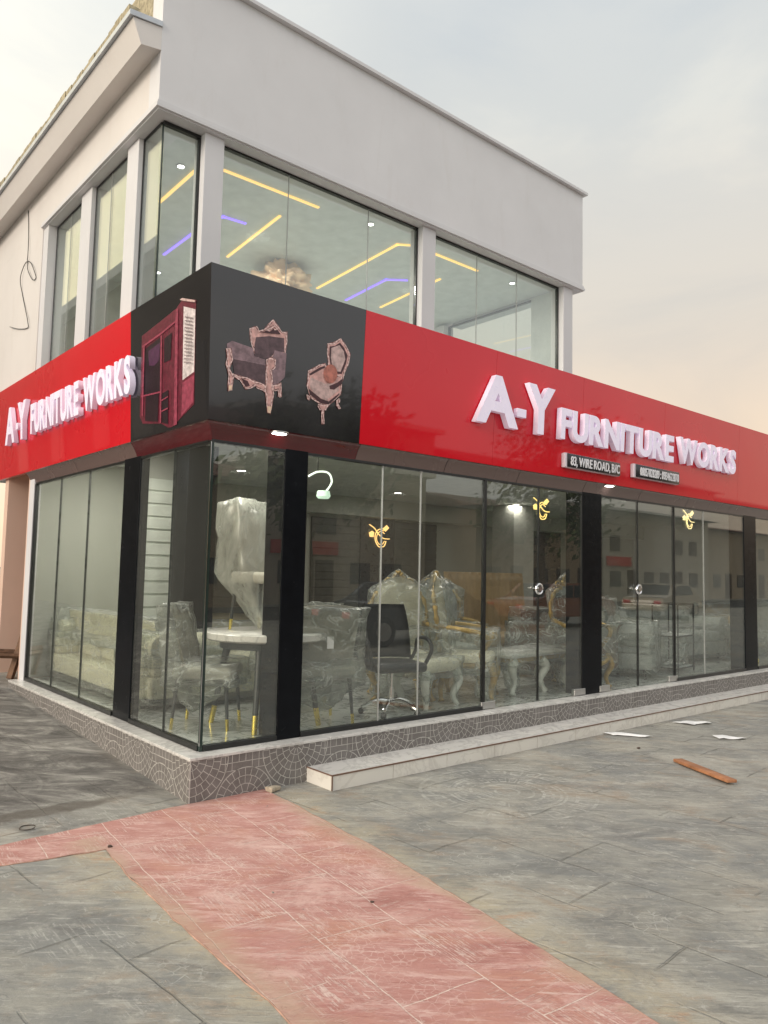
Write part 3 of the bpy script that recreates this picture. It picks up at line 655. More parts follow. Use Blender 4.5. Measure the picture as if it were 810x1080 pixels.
def downlight(x,y,z,r=.045,tilt=None,nm='downlight',e=E1):
    g=MB(); g.lathe([(r*1.25,0),(r*1.25,-.008),(r,-.012),(r,-.004)],seg=20)
    o=g.build(nm,M_alu,B,True); o.location=(x,y,z)
    l=MB().lathe([(r*.98,-.0125),(r*.6,-.016),(0,-.017)],seg=20).build('lamp_face',e,o,True)
    if tilt: o.rotation_euler=tilt
    return o
for x,y in ((2.3,1.05),(4.65,1.08),(-.02,1.1),(.28,1.35),(2.45,3.0),(1.2,3.9),(3.9,3.9)): downlight(*UF((x,y,5.298)),.035)
E2=emis('soffit_lamp',(1,.98,.93),9.)
for x in (.53,5.02,9.6): downlight(x,-.07,2.665,.062,None,e=E2)
for x,y in ((.75,.62),(2.6,1.1),(4.6,1.5),(2.2,3.4),(6.3,1.6),(8.2,1.6),(10.2,1.6),(.7,3.1),(5.2,3.8),(7.8,3.6)):
    downlight(x,y,CE-.001,.06,e=emis('room_lamp',(1,.97,.9),5.))
def lamp(x,y,z,e,c=(1,.95,.86),size=.3):
    l=D.lights.new('room_light','AREA'); l.energy=e; l.color=c; l.size=size; l.shape='DISK'; o=D.objects.new('room_light',l); COL.objects.link(o); o.location=(x,y,z); o.parent=B
for x,y,e in ((.75,.62,17),(2.6,1.1,12),(4.6,1.5,10),(2.2,3.4,6),(6.3,1.6,8),(8.2,1.6,9),(10.2,1.6,10),(.62,3.3,30),(5.2,3.8,6),(7.8,3.6,8),(.45,1.9,16)): lamp(x,y,CE-.03,e)  # left-bay entries are added fill light, raised to brighten that side
for x,y in ((1.5,2),(3.8,2),(3,3.6)): lamp(*UF((x,y,5.22)),34.)
# neon emblems hung behind the glass
def emblem(loc,s,m,cat_label,dark=None):
    r=empty('neon_sign',loc,label=cat_label,cat='neon sign')
    g=MB(); q=lambda pts: [Vector((a*s,0,b*s)) for a,b in pts]
    g.tube(bez(q([(.36,.45),(.0,.55),(-.32,.27),(-.36,-.18),(-.09,-.59),(.18,-.64),(.45,-.55),(.59,-.23)]),6),.035*s,6)
    g.tube(bez(q([(.45,.27),(.09,.41),(-.20,.15),(-.22,-.2),(0,-.46),(.27,-.45),(.45,-.23)]),6),.028*s,6)
    g.tube(bez(q([(-.9,.82),(-.45,.59),(-.09,.23),(.36,-.05),(.9,-.07)]),6),.035*s,6)
    g.build('letter_tube',m,r,True)
    g=MB(); g.prism(q([(.27,.59),(.64,.86),(.86,.68),(.55,.41)]),(0,.008,0)); g.build('leaf_tube',m,r)
    g=MB(); g.prism(q([(-.9,.27),(-.64,.41),(-.45,.32),(-.5,0),(-.82,0)]),(0,.008,0)); g.build('leaf_tube',m,r)
    g=MB(); g.tube([(-.2*s,.01,.8*s),(-.2*s,.01,CE-loc[2]-.002)],.003); g.tube([(.4*s,.01,.8*s),(.4*s,.01,CE-loc[2]-.002)],.003)
    g.box((-.9*s,.012,-.6*s),(.95*s,.018,.85*s)); g.build('clear_panel',glass('acrylic',(.93,.95,.93),1.3),r)
    return r
emblem((4.97,.85,2.42),.175,emis('gold_neon',(1.,.72,.22),1.6),'bright gold neon C emblem with leaves hung behind the glass door')
emblem((5.95,YB-.09,2.22),.26,emis('gold_neon_dim',(1.,.62,.22),1.4),'small gold C emblem on the dark panel between the slatted walls')
emblem((9.1,1.1,2.55),.2,emis('gold_neon_far',(1.,.80,.38),1.5),'small gold neon emblem high behind the far right glass')
MB.frame=UF
# roof: parapet cap, bare block on the side, eave
g=MB(); g.box((XU-.02,YU-.05,ZR+.002),(XE+.05,YU+.24,ZR+.035)); g.build('parapet_cap',M_trim,B)
up('parapet_return',(XU+.004,YU+.2005,6.101),(XU+.2,2.2,ZR),M_brick); up('parapet_return',(XE-.2,YU+.2005,6.101),(XE-.004,2.2,ZR),M_trim)
g=MB()
g.prism([(XU-.0005,YU+.0,5.74),(XU-.165,YU+.0,5.71),(XU-.24,YU,5.90),(XU-.0005,YU,5.93)],(0,9,0)); g.build('eave',M_side,B)
g=MB(); g.prism([(XU-.0005,YU-.015,5.932),(XU-.27,YU-.015,5.902),(XU-.27,YU-.015,5.945),(XU-.0005,YU-.015,5.975)],(0,9.03,0)); g.build('eave_flashing',M_metalcap,B)
g=MB()
for i in range(60):
    y=YU+.02+i*.15; h=.05+random.random()*.02; g.box((XU-.262+random.uniform(-.008,.008),y,5.948),(XU-.18,y+.145,5.948+h))
g.build('eave_blocks',M_brick,B)
MB.frame=None
# ================================================================ FASCIA SIGN
S=empty('fascia_sign',(0,0,2.68),label='long glossy red shop sign wrapping the corner with black picture panels',cat='sign')
Z0,Z1=2.68,3.818
def off(z): return -.072-.0475*(z-Z0)
def S_(p): return (p[0],p[1],p[2]-2.68)
def fpan(nm,m,x0,x1,dy=0,parent=S,cornered=False):
    """front panel slab leaning outward at the top"""
    g=MB(); th=.05
    a=(off(Z0) if cornered else x0); b=(off(Z1) if cornered else x0)
    c=(th+off(Z0) if cornered else x0); d=(th+off(Z1) if cornered else x0)
    v=[S_(p) for p in ((a,off(Z0),Z0),(x1,off(Z0),Z0),(x1,off(Z1),Z1),(b,off(Z1),Z1),(c,off(Z0)+th,Z0),(x1,off(Z0)+th,Z0),(x1,off(Z1)+th,Z1),(d,off(Z1)+th,Z1))]
    V=[g.bm.verts.new(p) for p in v]
    for q in ((0,1,2,3),(7,6,5,4),(0,4,5,1),(3,2,6,7),(1,5,6,2),(0,3,7,4)): g.bm.faces.new([V[i] for i in q])
    return g.build(nm,m,parent)
def lpan(nm,m,y0,y1,cornered=False):
    g=MB(); th=.05
    a=(off(Z0) if cornered else y0); b=(off(Z1) if cornered else y0); c=(th+off(Z0) if cornered else y0); d=(th+off(Z1) if cornered else y0)
    v=[S_(p) for p in ((off(Z0),a,Z0),(off(Z0),y1,Z0),(off(Z1),y1,Z1),(off(Z1),b,Z1),(off(Z0)+th,c,Z0),(off(Z0)+th,y1,Z0),(off(Z1)+th,y1,Z1),(off(Z1)+th,d,Z1))]
    V=[g.bm.verts.new(p) for p in v]
    for q in ((0,1,2,3),(7,6,5,4),(0,4,5,1),(3,2,6,7),(1,5,6,2),(0,3,7,4)): g.bm.faces.new([V[i] for i in q])
    return g.build(nm,m,S)
fpan('black_panel',M_blk_s,0,1.322,cornered=True); lpan('black_panel',M_blk_s,0,1.335,cornered=True)
xr=[1.324,3.0,4.46,6.2,8.25,9.6,11.4,13,14.3]
for a,b in zip(xr,xr[1:]): fpan('red_panel',M_red_s,a,b-.003)
yr_=[1.337,3.2,5.2,7.4]
for a,b in zip(yr_,yr_[1:]): lpan('red_panel',M_red_s,a,b-.003)
g=MB(); g.box(S_((-.03,-.02,Z1-.06)),S_((14.3,.55,Z1-.04))); g.build('sign_top',M_cove,S)
g=MB()
for x in [i*1.4+.4 for i in range(10)]: g.box(S_((x,-.03,3.125)),S_((x+.04,.01,Z1-.061)))
g.build('sign_bracket',M_alu,S)
# printed pictures on the black panels (flat prints on the board)
PC=dict(frame=(.62,.36,.33),cloth=(.10,.06,.07),cloth2=(.24,.16,.18),dark=(.06,.02,.025),pale=(.52,.37,.35),pillow=(.45,.16,.12),gold=(.75,.55,.40),burg=(.12,.014,.03),white=(.60,.54,.54),rose=(.27,.045,.08),dk=(.018,.006,.012),plum=(.07,.02,.06),grey=(.25,.20,.21))
def prt(key,nm,front,lab):
    root=None; k=0
    for c,pts in PRINTS[key]:
        k+=1; o=-.0012-.0006*k
        if front: P=[S_((a,off(z)+o,z)) for a,z in pts]
        else: P=[S_((off(z)+o,a,z)) for a,z in pts]
        m=mat('print_'+c,PC[c],.35,var=.35,scale=26)
        g=MB()
        if c=='frame' and k>0:   # carved look: small scroll bumps of tone come from the material
            pass
        g.face(P)
        ob=g.build(nm if root is None else 'print_shape',m,S if root is None else root)
        if root is None: root=ob; root['label']=lab
    return root
def carving(key,root):
    """beaded carving along the frames of the printed chairs"""
    rg=random.Random(4); k=0
    for c,pts in PRINTS[key]:
        k+=1
        if c!='frame': continue
        cx=sum(p[0] for p in pts)/len(pts); cz=sum(p[1] for p in pts)/len(pts); L=[]
        for p,q in zip(pts,pts[1:]+pts[:1]):
            n=max(2,int(math.dist(p,q)/.007))
            for a in range(n):
                t=a/n; L.append(Vector((p[0]+(q[0]-p[0])*t,p[1]+(q[1]-p[1])*t)))
        for mname,col,ph,base,amp,o in (('print_lo',(.20,.07,.065),0,.003,.0035,.0002),('print_hi',(.80,.56,.53),1.3,.001,.004,.0004)):
            g=MB(); V=[]
            for a,p in enumerate(L):
                d=(L[(a+1)%len(L)]-L[a-1]); nrm=Vector((-d.y,d.x)).normalized()
                if nrm.dot(p-Vector((cx,cz)))<0: nrm=-nrm
                w=base+amp*abs(math.sin(a*.75+ph)); s=-.007+.004*math.sin(a*.37+ph)
                V.append([g.bm.verts.new(S_((v.x,off(v.y)-.0012-.0006*k-o,v.y))) for v in (p+nrm*(s-w),p+nrm*(s+w))])
            for a in range(len(V)): g.bm.faces.new([V[a][0],V[a][1],V[(a+1)%len(V)][1],V[(a+1)%len(V)][0]])
            g.build('carving_print',mat(mname,col,.35,var=.35,scale=40),root)
carving('c1',prt('c1','armchair_print',True,'printed carved armchair with dark cushions')); carving('c2',prt('c2','chair_print',True,'printed slender carved chair with round cushion')); prt('cab','cabinet_print',False,'printed burgundy cabinet')
# ---- lettering
def text_mesh(ch,h,depth,bold):
    cu=D.curves.new('t','FONT'); cu.body=ch; cu.size=1; cu.extrude=0; cu.offset=0; cu.resolution_u=6
    o=D.objects.new('t',cu); COL.objects.link(o); bpy.context.view_layer.update()
    dg=bpy.context.evaluated_depsgraph_get(); me=D.meshes.new_from_object(o.evaluated_get(dg)); 
    ys=[v.co.y for v in me.vertices]; H0=.73  # cap height of built-in font
    sc=h/H0; D.meshes.remove(me)
    cu.offset=bold/sc; cu.extrude=depth/2/sc
    bpy.context.view_layer.update(); dg=bpy.context.evaluated_depsgraph_get(); me=D.meshes.new_from_object(o.evaluated_get(dg))
    for v in me.vertices: v.co*=sc
    D.objects.remove(o); D.curves.remove(cu); return me
LET_OFF=[0]
def lettering(s,a0,a1,zb,h,depth,bold,face,parent,mtl,gap=.0,standoff=.012,squash=None):
    """place letters of s so that they run a0..a1 along the face"""
    ms=[(c,text_mesh(c,h,depth,bold)) if c!=' ' else (c,None) for c in s]
    w=[]; 
    for c,me in ms:
        if me is None: w.append(.28*h)
        else:
            xs=[v.co.x for v in me.vertices]; w.append(max(xs)-min(xs))
    tot=sum(w)+gap*(len(s)-1); k=(abs(a1-a0)-gap*(len(s)-1))/sum(w); x=0
    for (c,me),wd in zip(ms,w):
        if me is not None:
            x0=min(v.co.x for v in me.vertices); zz=[v.co.y for v in me.vertices]; lo=min(zz); 
            for v in me.vertices:
                u=(v.co.x-x0)*k+x; z=zb+v.co.y+(0 if c in '-,/:' else 0); dn=v.co.z+depth/2+standoff
                if face=='f': v.co=Vector(S_((a0+u,off(z)-dn,z)))
                else: v.co=Vector(S_((off(z)-dn,a0-u,z)))
                if parent is not S: v.co=v.co+Vector((0,0,2.68))-parent.location
            me.materials.clear(); me.materials.append(mtl)
            ob=D.objects.new('letter',me); COL.objects.link(ob); ob.parent=parent
        x+=wd*k+gap
M_let=mat('letter_acrylic',(.84,.78,.90),.3,var=.04)
lp=M_let.node_tree.nodes['Principled BSDF']; lp.inputs['Emission Color'].default_value=(.86,.74,1,1); lp.inputs['Emission Strength'].default_value=.13   # faint glow added to brighten the acrylic letter faces
lettering('A',2.66,3.28,3.085,.47,.06,.022,'f',S,M_let); lettering('-',3.27,3.41,3.10,.46,.05,.012,'f',S,M_let); lettering('Y',3.42,3.86,3.09,.48,.06,.026,'f',S,M_let)
lettering('FURNITURE',3.98,6.32,3.085,.315,.06,.018,'f',S,M_let,gap=.02); lettering('WORKS',6.46,8.02,3.105,.315,.06,.018,'f',S,M_let,gap=.015)
lettering('A',5.06,4.66,3.08,.43,.05,.02,'l',S,M_let); lettering('-',4.64,4.55,3.12,.4,.04,.012,'l',S,M_let); lettering('Y',4.53,4.2,3.08,.43,.05,.022,'l',S,M_let)
lettering('FURNITURE',4.02,2.46,3.09,.32,.05,.018,'l',S,M_let,gap=.015); lettering('WORKS',2.34,1.20,3.095,.31,.05,.018,'l',S,M_let,gap=.015)
def plate(nm,x0,x1,z0,z1,txts,lab):
    r=empty(nm,(x0,off(z0)-.001,z0),label=lab,cat='sign plate')
    L=lambda p:tuple(Vector(p)-r.location)
    yb=off(z0)-.003; 
    g=MB(); g.box(L((x0,yb,z0)),L((x1,yb-.055,z1)),.012); g.build('plate_box',mat('plate_rim',(.62,.56,.62),.35),r,True)
    g=MB(); g.box(L((x0+.03,yb-.0552,z0+.006)),L((x1-.004,yb-.064,z1-.006)),.004); g.build('plate_face',mat('plate_face',(.012,.014,.018),.25),r,True)
    for t,a,b,h,bold in txts:
        lettering(t,a,b,z0+(z1-z0-h)/2,h,.006,bold,'f',r,mat('plate_letter',(.80,.80,.84),.4),gap=.006,standoff=.067-.012+.014)
plate('address_plate',4.10,5.15,2.775,2.935,[('83, WIRE ROAD, B/C',4.18,5.12,.10,.002)],'black plate reading 83, WIRE ROAD, B/C under the word FURNITURE')
plate('phone_plate',5.45,6.50,2.80,2.965,[('08057828289 : 09134622878',5.56,6.46,.10,.002)],'black plate with phone numbers under the word WORKS')
# ================================================================ STEP AND LOOSE THINGS OUTSIDE
st=empty('entrance_step',(.84,-.2,0),label='long low white tiled step with brown edge below the plinth',cat='step')
def L_(r,p): return tuple(Vector(p)-r.location)
g=MB(); g.box(L_(st,(.845,-.452,-.05)),L_(st,(XR,-.1385,.103))); g.build('step_core',M_grout,st)
g=MB(); x=.84; k=0
while x<XR:
    e=min(x+.598,XR); g.box(L_(st,(x+.0,-.458,-.02)),L_(st,(e-.004,-.4525,.104))); x+=.6
g.box(L_(st,(.838,-.45,-.02)),L_(st,(.8445,-.1385,.104))); g.build('riser_tiles',M_step,st)
g=MB(); x=.84
while x<XR:
    e=min(x+.598,XR); g.box(L_(st,(x,-.452,.104)),L_(st,(e-.003,-.1385,.112)),.001); x+=.6
g.build('tread_tiles',M_cap,st)
g=MB(); g.box(L_(st,(.834,-.463,.1045)),L_(st,(XR,-.4525,.1135))); g.box(L_(st,(.834,-.452,.1045)),L_(st,(.8395,-.1385,.1135))); g.box(L_(st,(.834,-.4645,-.01)),L_(st,(.842,-.4585,.104))); g.build('edge_trim',M_stepedge,st)
# plank
pk=MB(); d=Vector((3.47-3.82,-2.18+1.55,0)).normalized()
def board(nm,c,ang,L,W,T,m,lab,cat,gap=0):
    g=MB(); g.box((-L/2,-W/2,0),(L/2,W/2,T),.004)
    bmesh.ops.subdivide_edges(g.bm,edges=g.bm.edges[:],cuts=2)
    for v in g.bm.verts: v.co+=Vector((0,noise.noise(v.co*6)*.006,noise.noise(v.co*9)*.003))
    o=g.build(nm,m,None,True); o.location=c; o.rotation_euler=(0,R(-1),ang); return tag(o,lab,cat)
M_wood=mat('raw_wood',(.36,.16,.075),.7,var=.3,scale=12,bump=.3)
board('wood_plank',(3.64,-1.86,.012),math.atan2(-.63,-.35),.74,.085,.025,M_wood,'short brown wooden plank lying on the paving in front of the step','plank')
M_paper=mat('paper',(.80,.80,.79),.6)
def paper(c,pts,lab):
    g=MB(); n=len(pts); cen=g.bm.verts.new((0,0,.018)); vs=[g.bm.verts.new((a,b,.006+.022*abs(noise.noise(Vector((a*9,b*9,c[0])))))) for a,b in pts]
    for i in range(n): g.bm.faces.new([cen,vs[i],vs[(i+1)%n]])
    bmesh.ops.subdivide_edges(g.bm,edges=g.bm.edges[:],cuts=2,use_grid_fill=True)
    for v in g.bm.verts: v.co.z=max(.004,v.co.z+noise.noise(v.co*14)*.012)
    r=bmesh.ops.extrude_face_region(g.bm,geom=g.bm.faces[:])
    for v in r['geom']:
        if isinstance(v,bmesh.types.BMVert): v.co.z+=.0015
    o=g.build('paper_scrap',M_paper,None,True); o.location=(c[0],c[1],.003); tag(o,lab,'paper',)
    return o
paper((4.44,-.65,0),[(-.13,.20),(-.02,.12),(.10,-.02),(.16,-.20),(.06,-.17),(-.02,-.02),(-.12,.08)],'white paper scrap lying closest to the step')
paper((5.64,-.73,0),[(-.15,.16),(-.02,.10),(.10,.03),(.2,-.10),(.12,-.16),(0,-.05),(-.1,-.08),(-.12,.04)],'torn white paper scrap with a notch, farthest along the step')
paper((5.2,-1.36,0),[(-.06,.16),(.06,.06),(.14,-.06),(.10,-.12),(-.02,-.04),(-.12,.06)],'small white paper scrap beyond the wooden plank')
g=MB(); g.box((-.055,-.03,0),(.055,.03,.035),.006)
for v in g.bm.verts: v.co+=Vector([noise.noise(v.co*20+Vector((i*3,0,0)))*.012 for i in range(3)])
o=g.build('stone_chip',mat('chip',(.42,.36,.27),.9,var=.3,scale=30,bump=.5),None,True); o.location=(.49,-.215,.004); o.rotation_euler=(0,0,.3); tag(o,'pale block chip on the red path against the plinth','stone')
g=MB(); g.tube([(.045*math.cos(t)+.004*math.sin(3*t),.045*math.sin(t),.006) for t in [i*math.pi/12 for i in range(23)]],.003,6)
o=g.build('wire_ring',mat('rusty_wire',(.06,.045,.035),.7),None,True); o.location=(-1.14,-.02,.006); tag(o,'small loop of rusty wire on the grey paving left of the red path','wire')
def crumb(x,y,s,lab,c=(.07,.045,.035)):
    g=MB(); bmesh.ops.create_icosphere(g.bm,subdivisions=2,radius=s)
    for v in g.bm.verts: v.co*=1+.5*noise.noise(v.co*60+Vector((x,y,0))); v.co.z*=.5
    o=g.build('pebble',mat('pebble_%d'%int(c[0]*100),c,.9),None,True); o.location=(x,y,.005+s*.3); tag(o,lab,'pebble')
crumb(-.86,-.62,.014,'dark pebble at the inner corner of the red path'); crumb(-.14,-2.1,.009,'tiny dark pebble in the middle of the red path'); crumb(4.0,-1.05,.016,'small dark pebble on grey paving between step and plank')
# cable hanging under the eave
MB.frame=UF; g=MB(); xx=-.286
CABLE=[(4.131,5.679),(4.025,5.328),(3.978,5.09),(4.044,5.055),(3.886,4.985),(3.722,4.86),(3.666,4.747),(3.771,4.755),(3.944,4.914),(4.041,5.043),(4.147,5.019),(4.232,4.887),(4.151,4.674),(3.959,4.447),(3.819,4.283),(3.88,4.233),(4.225,4.302),(4.557,4.403)]
pts=[(xx,a,b_) for a,b_ in CABLE]
pts=[(p[0]-.008*(i%3),p[1],p[2]) for i,p in enumerate(pts)]
o=g.tube(bez(pts,6),.0042,6).build('loose_cable',mat('cable',(.015,.015,.015),.5),None,True); tag(o,'thin black loose cable looped and hanging under the eave','cable')
MB.frame=None
# carpenter's trestle beside the recess wall
tr=empty('wooden_trestle',(.10,4.92,.25),label='rough wooden trestle leaning by the recess wall',cat='trestle')
def stick(a,b,w,nm='leg'):
    a=Vector(a);b=Vector(b); g=MB(); g.tube([a,b],w,4); return g.build(nm,mat('old_wood',(.17,.095,.055),.8,var=.35,scale=15,bump=.3),tr)
stick((-.10,-.1,0),(.18,.0,.98),.045); stick((.16,.12,0),(.17,.05,1.0),.04); stick((.33,-.12,0),(.12,.0,.9),.04)
stick((-.45,-.05,.34),(.30,.02,.26),.04,'rail'); stick((-.42,-.12,.30),(.2,-.16,.25),.03,'rail'); stick((-.40,.1,.0),(-.42,-.05,.36),.035)

# grit and crumbs swept against the step and over the paving
g=MB(); rg=random.Random(5)
for i in range(420):
    if i<200: X=rg.uniform(.2,8); Y=-.47-abs(rg.gauss(0,.10))
    elif i<260: X=-.14-abs(rg.gauss(0,.08)); Y=rg.uniform(-.1,4)
    else: X=rg.uniform(-3,7); Y=rg.uniform(-4,-.5)
    if X<.84 and Y>-.5 and X>-.14: Y=-.16-abs(rg.gauss(0,.05))
    s=rg.uniform(.002,.0055)*(1.8 if rg.random()<.06 else 1); z=gz(X,Y)+.004
    a=[Vector((rg.uniform(-1,1),rg.uniform(-1,1),rg.uniform(-.4,.6))).normalized()*s for _ in range(5)]
    v=[g.bm.verts.new(Vector((X,Y,z+s*.5))+q) for q in a]
    for q in ((0,1,2),(0,2,3),(0,3,4),(1,2,4),(2,3,4),(0,1,4)): g.bm.faces.new([v[k] for k in q])
tag(g.build('grit',mat('grit',(.30,.27,.23),.9,var=.5,scale=50)),'fine grit and crumbs scattered over the paving and along the step','grit',kind='stuff')
# ================================================================ FURNITURE
M_cream=mat('cream_leather',(.76,.72,.58),.42,var=.08,scale=3,bump=.15,bscale=6)
M_grey=mat('grey_velvet',(.40,.385,.33),.6,var=.15)
M_beige=mat('beige_fabric',(.34,.30,.21),.65,var=.12)
M_tan=mat('tan_leather',(.40,.29,.15),.45,var=.12)
M_brown=mat('brown_leather',(.12,.055,.03),.35,var=.3,scale=3,bump=.4,bscale=5)
M_silver=mat('silver_grey_fabric',(.44,.46,.45),.45,var=.15)
M_leg=mat('charcoal_leg',(.03,.035,.035),.35); M_gold=mat('gold_tip',(.75,.60,.12),.25,.8,.1)
M_gilt=mat('gilt_wood',(.42,.29,.10),.38,.45,.3,14,bump=.5,bscale=30)
M_carve=mat('white_carved_wood',(.58,.60,.54),.4,var=.15,scale=14,bump=.5,bscale=30)
M_blackl=mat('black_leatherette',(.012,.013,.015),.35,bump=.2)
def plastic():
    m=Mat('clear_plastic_wrap'); m.t.nodes.remove(m.p); P=m.wpos()
    tr=m.node('ShaderNodeBsdfTransparent'); tr.inputs[0].default_value=(.95,.97,.95,1)
    gl=m.node('ShaderNodeBsdfGlossy'); gl.inputs['Roughness'].default_value=.28
    df=m.node('ShaderNodeBsdfDiffuse'); df.inputs[0].default_value=(.80,.84,.80,1)
    n=m.noise(m.map(P,(1,1,2.0),(.4,.5,.3)),2.4,3,.5,1.4)
    n2=m.noise(m.map(P,(1.6,1,.6),(.2,.9,.8)),9,4,.6,.8)
    ridge=N(m.t,m.ramp((n-.5).ab(),[(0,.50),(.016,.15),(.08,.07)])).mx(N(m.t,m.ramp((n2-.5).ab(),[(0,.34),(.012,.08),(.05,.03)])))
    b=m.node('ShaderNodeBump'); b.inputs['Strength'].default_value=.45; b.inputs['Distance'].default_value=.03; m.link(n,b.inputs['Height']); m.link(b.outputs[0],gl.inputs['Normal'])
    fr=m.node('ShaderNodeFresnel'); fr.inputs[0].default_value=1.5; m.link(b.outputs[0],fr.inputs['Normal'])
    m1=m.node('ShaderNodeMixShader'); m.link(ridge,m1.inputs[0]); m.link(tr.outputs[0],m1.inputs[1]); m.link(df.outputs[0],m1.inputs[2])
    m2=m.node('ShaderNodeMixShader'); m.link(N(m.t,fr.outputs[0])*.6+.01,m2.inputs[0]); m.link(m1.outputs[0],m2.inputs[1]); m.link(gl.outputs[0],m2.inputs[2])
    m.link(m2.outputs[0],m.out.inputs[0]); return m.m
M_wrap=plastic()
def wrap(parent,sets,amp=.018,m=None,nm='plastic_wrap',grow=.02):
    g=MB()
    for pts in sets:
        bm=bmesh.new(); c=sum((Vector(p) for p in pts),Vector())/len(pts)
        for p in pts:
            d=(Vector(p)-c); bm.verts.new(Vector(p)+d.normalized()*grow)
        r=bmesh.ops.convex_hull(bm,input=bm.verts[:])
        bmesh.ops.delete(bm,geom=[v for v in bm.verts if not v.link_faces],context='VERTS')
        for _ in range(3): 
            bmesh.ops.subdivide_edges(bm,edges=[e for e in bm.edges if e.calc_length()>.06],cuts=1)
            bmesh.ops.triangulate(bm,faces=bm.faces[:])
        bm.normal_update()
        for v in bm.verts:
            q=v.co*8+parent.location
            v.co+=v.normal*amp*(noise.noise(q)+.6*noise.noise(q*2.7))
        me=D.meshes.new('x'); bm.to_mesh(me); g.bm.from_mesh(me); D.meshes.remove(me); bm.free()
    return g.build(nm,m or M_wrap,parent,'all')
def bpts(a,b): return [(x,y,z) for x in (a[0],b[0]) for y in (a[1],b[1]) for z in (a[2],b[2])]
def leg(parent,x,y,h,spread=.03,r=.020,tip=True,m=None):
    sx=spread*(1 if x>0 else -1); sy=spread*(1 if y>0 else -1)
    l=MB().tube([(x,y,h),(x+sx,y+sy,.0)],[r,r*.55],10).build('leg',m or M_leg,parent,True)
    if tip:
        k=.22; g=MB().tube([(x+sx*(1-k),y+sy*(1-k),h*k),(x+sx*1.01,y+sy*1.01,-.001)],[r*.55+r*.45*k+.002,r*.55+.002],10); g.build('leg_tip',M_gold,l,True)
def cushion(g,a,b,r=.04,puff=.02):
    n0=len(g.bm.verts); g.box(a,b,r); g.bm.verts.ensure_lookup_table()
def dining_chair(loc,rz,lab,group,wrapped=True,m=None,H=.96,W=.50,label_tag=False):
    r=empty('dining_chair',loc,rz,lab,'chair',group); m=m or M_grey
    MB().box((-W/2,-.25,.40),(W/2,.24,.50),.035).build('seat',m,r,True)
    g=MB()
    def f(u,v):
        x=(u-.5)*W*(1+.10*v-.25*max(0,v-.8)); z=.42+(H-.42)*v*(1-.06*(abs(u-.5)*2)**3); y=.20+.10*v-.10*(abs(u-.5)*2)**2*(1-.4*v)
        return Vector((x,y,z))
    g.grid(f,10,8); res=bmesh.ops.solidify(g.bm,geom=g.bm.faces[:],thickness=-.055)
    g.build('backrest',m,r,'all')
    for x in (-W/2+.05,W/2-.05):
        for y in (-.2,.2): leg(r,x,y,.41)
    if label_tag: MB().box((-.03,.335,.66),(.03,.339,.76)).build('paper_tag',M_paper,r)
    if wrapped: wrap(r,[[(x,y,z) for x in (-W/2-.03,W/2+.03) for (y,z) in ((.14,.42),(.37,.98),(.30,.42),(.24,.99))],bpts((-W/2-.03,-.29,.36),(W/2+.03,.3,.54)),[( -W/2-.02,.28,.36),(W/2+.02,.28,.36),(-W/2,-.26,.36),(W/2,-.26,.36),(-.1,.1,.12),(.12,.05,.16)]],.03)
    return r
def sofa(loc,rz,L,Dp,H,lab,m,cat='sofa',wrapped=True,n=2,arm=.22,group=None,back_m=None,name='sofa',tuft=False,camel=0,feet=M_leg):
    r=empty(name,loc,rz,lab,cat,group)
    MB().box((-L/2,-Dp/2,.10),(L/2,Dp/2,.30),.03).build('base',m,r,True)
    for i in range(n):
        a=-L/2+arm+(L-2*arm)*i/n; b=-L/2+arm+(L-2*arm)*(i+1)/n
        MB().box((a+.006,-Dp/2-.02,.302),(b-.006,Dp/2-.24,.46),.05).build('seat_cushion',m,r,True)
    g=MB()
    def bf(u,v):
        x=(u-.5)*(L-2*arm*.3); top=H+camel*math.cos((u-.5)*math.pi); 
        w=.30+(top-.30)*v; t=.025*abs(math.sin(u*math.pi*(L/.16))) if tuft else .02*math.sin(u*math.pi*n)**2
        return Vector((x,Dp/2-.26-t*(1 if v<.97 else .3)+.10*v,w))
    g.grid(bf,60 if tuft else 30,8); bmesh.ops.solidify(g.bm,geom=g.bm.faces[:],thickness=-.16); g.build('backrest',back_m or m,r,'all')
    for s in (-1,1):
        g=MB(); x0=s*(L/2-arm/2)
        g.box((x0-arm*.38,-Dp/2+.02,.302),(x0+arm*.38,Dp/2-.02,.54),.03)
        g.tube([(x0,-Dp/2,.56),(x0,Dp/2-.06,.56)],[arm*.56,arm*.56],16); g.build('armrest',m,r,True)
    for x in (-L/2+.1,L/2-.1):
        for y in (-Dp/2+.1,Dp/2-.1): MB().tube([(x,y,.11),(x,y,0)],[.03,.02],10).build('foot',feet,r,True)
    if wrapped: wrap(r,[bpts((-L/2-.01,-Dp/2-.03,.06),(L/2+.01,Dp/2+.02,.56)),[(x,y,z) for x in (-L/2+.05,L/2-.05) for y,z in ((.08*Dp,.5),(Dp/2+.02,.5),(Dp/2,H+.03),(.2*Dp,H+.02))],bpts((-L/2-.02,-Dp/2,.4),(-L/2+arm+.02,Dp/2,.70)),bpts((L/2-arm-.02,-Dp/2,.4),(L/2+.02,Dp/2,.70))],.025)
    return r
F0=HP-.004
GC='plastic-wrapped grey dining chairs'
sofa((.70,3.0,F0),R(90),2.5,.86,.80,'long cream sofa behind the left side glass',M_cream,n=3)
sofa((1.35,2.05,F0),0,2.0,.80,.74,'cream sofa with rounded back behind the corner table',M_cream,n=2,camel=.10,back_m=M_beige)
dining_chair((.50,.86,F0),R(48),'wrapped grey dining chair at the glass corner beside the round table',GC)
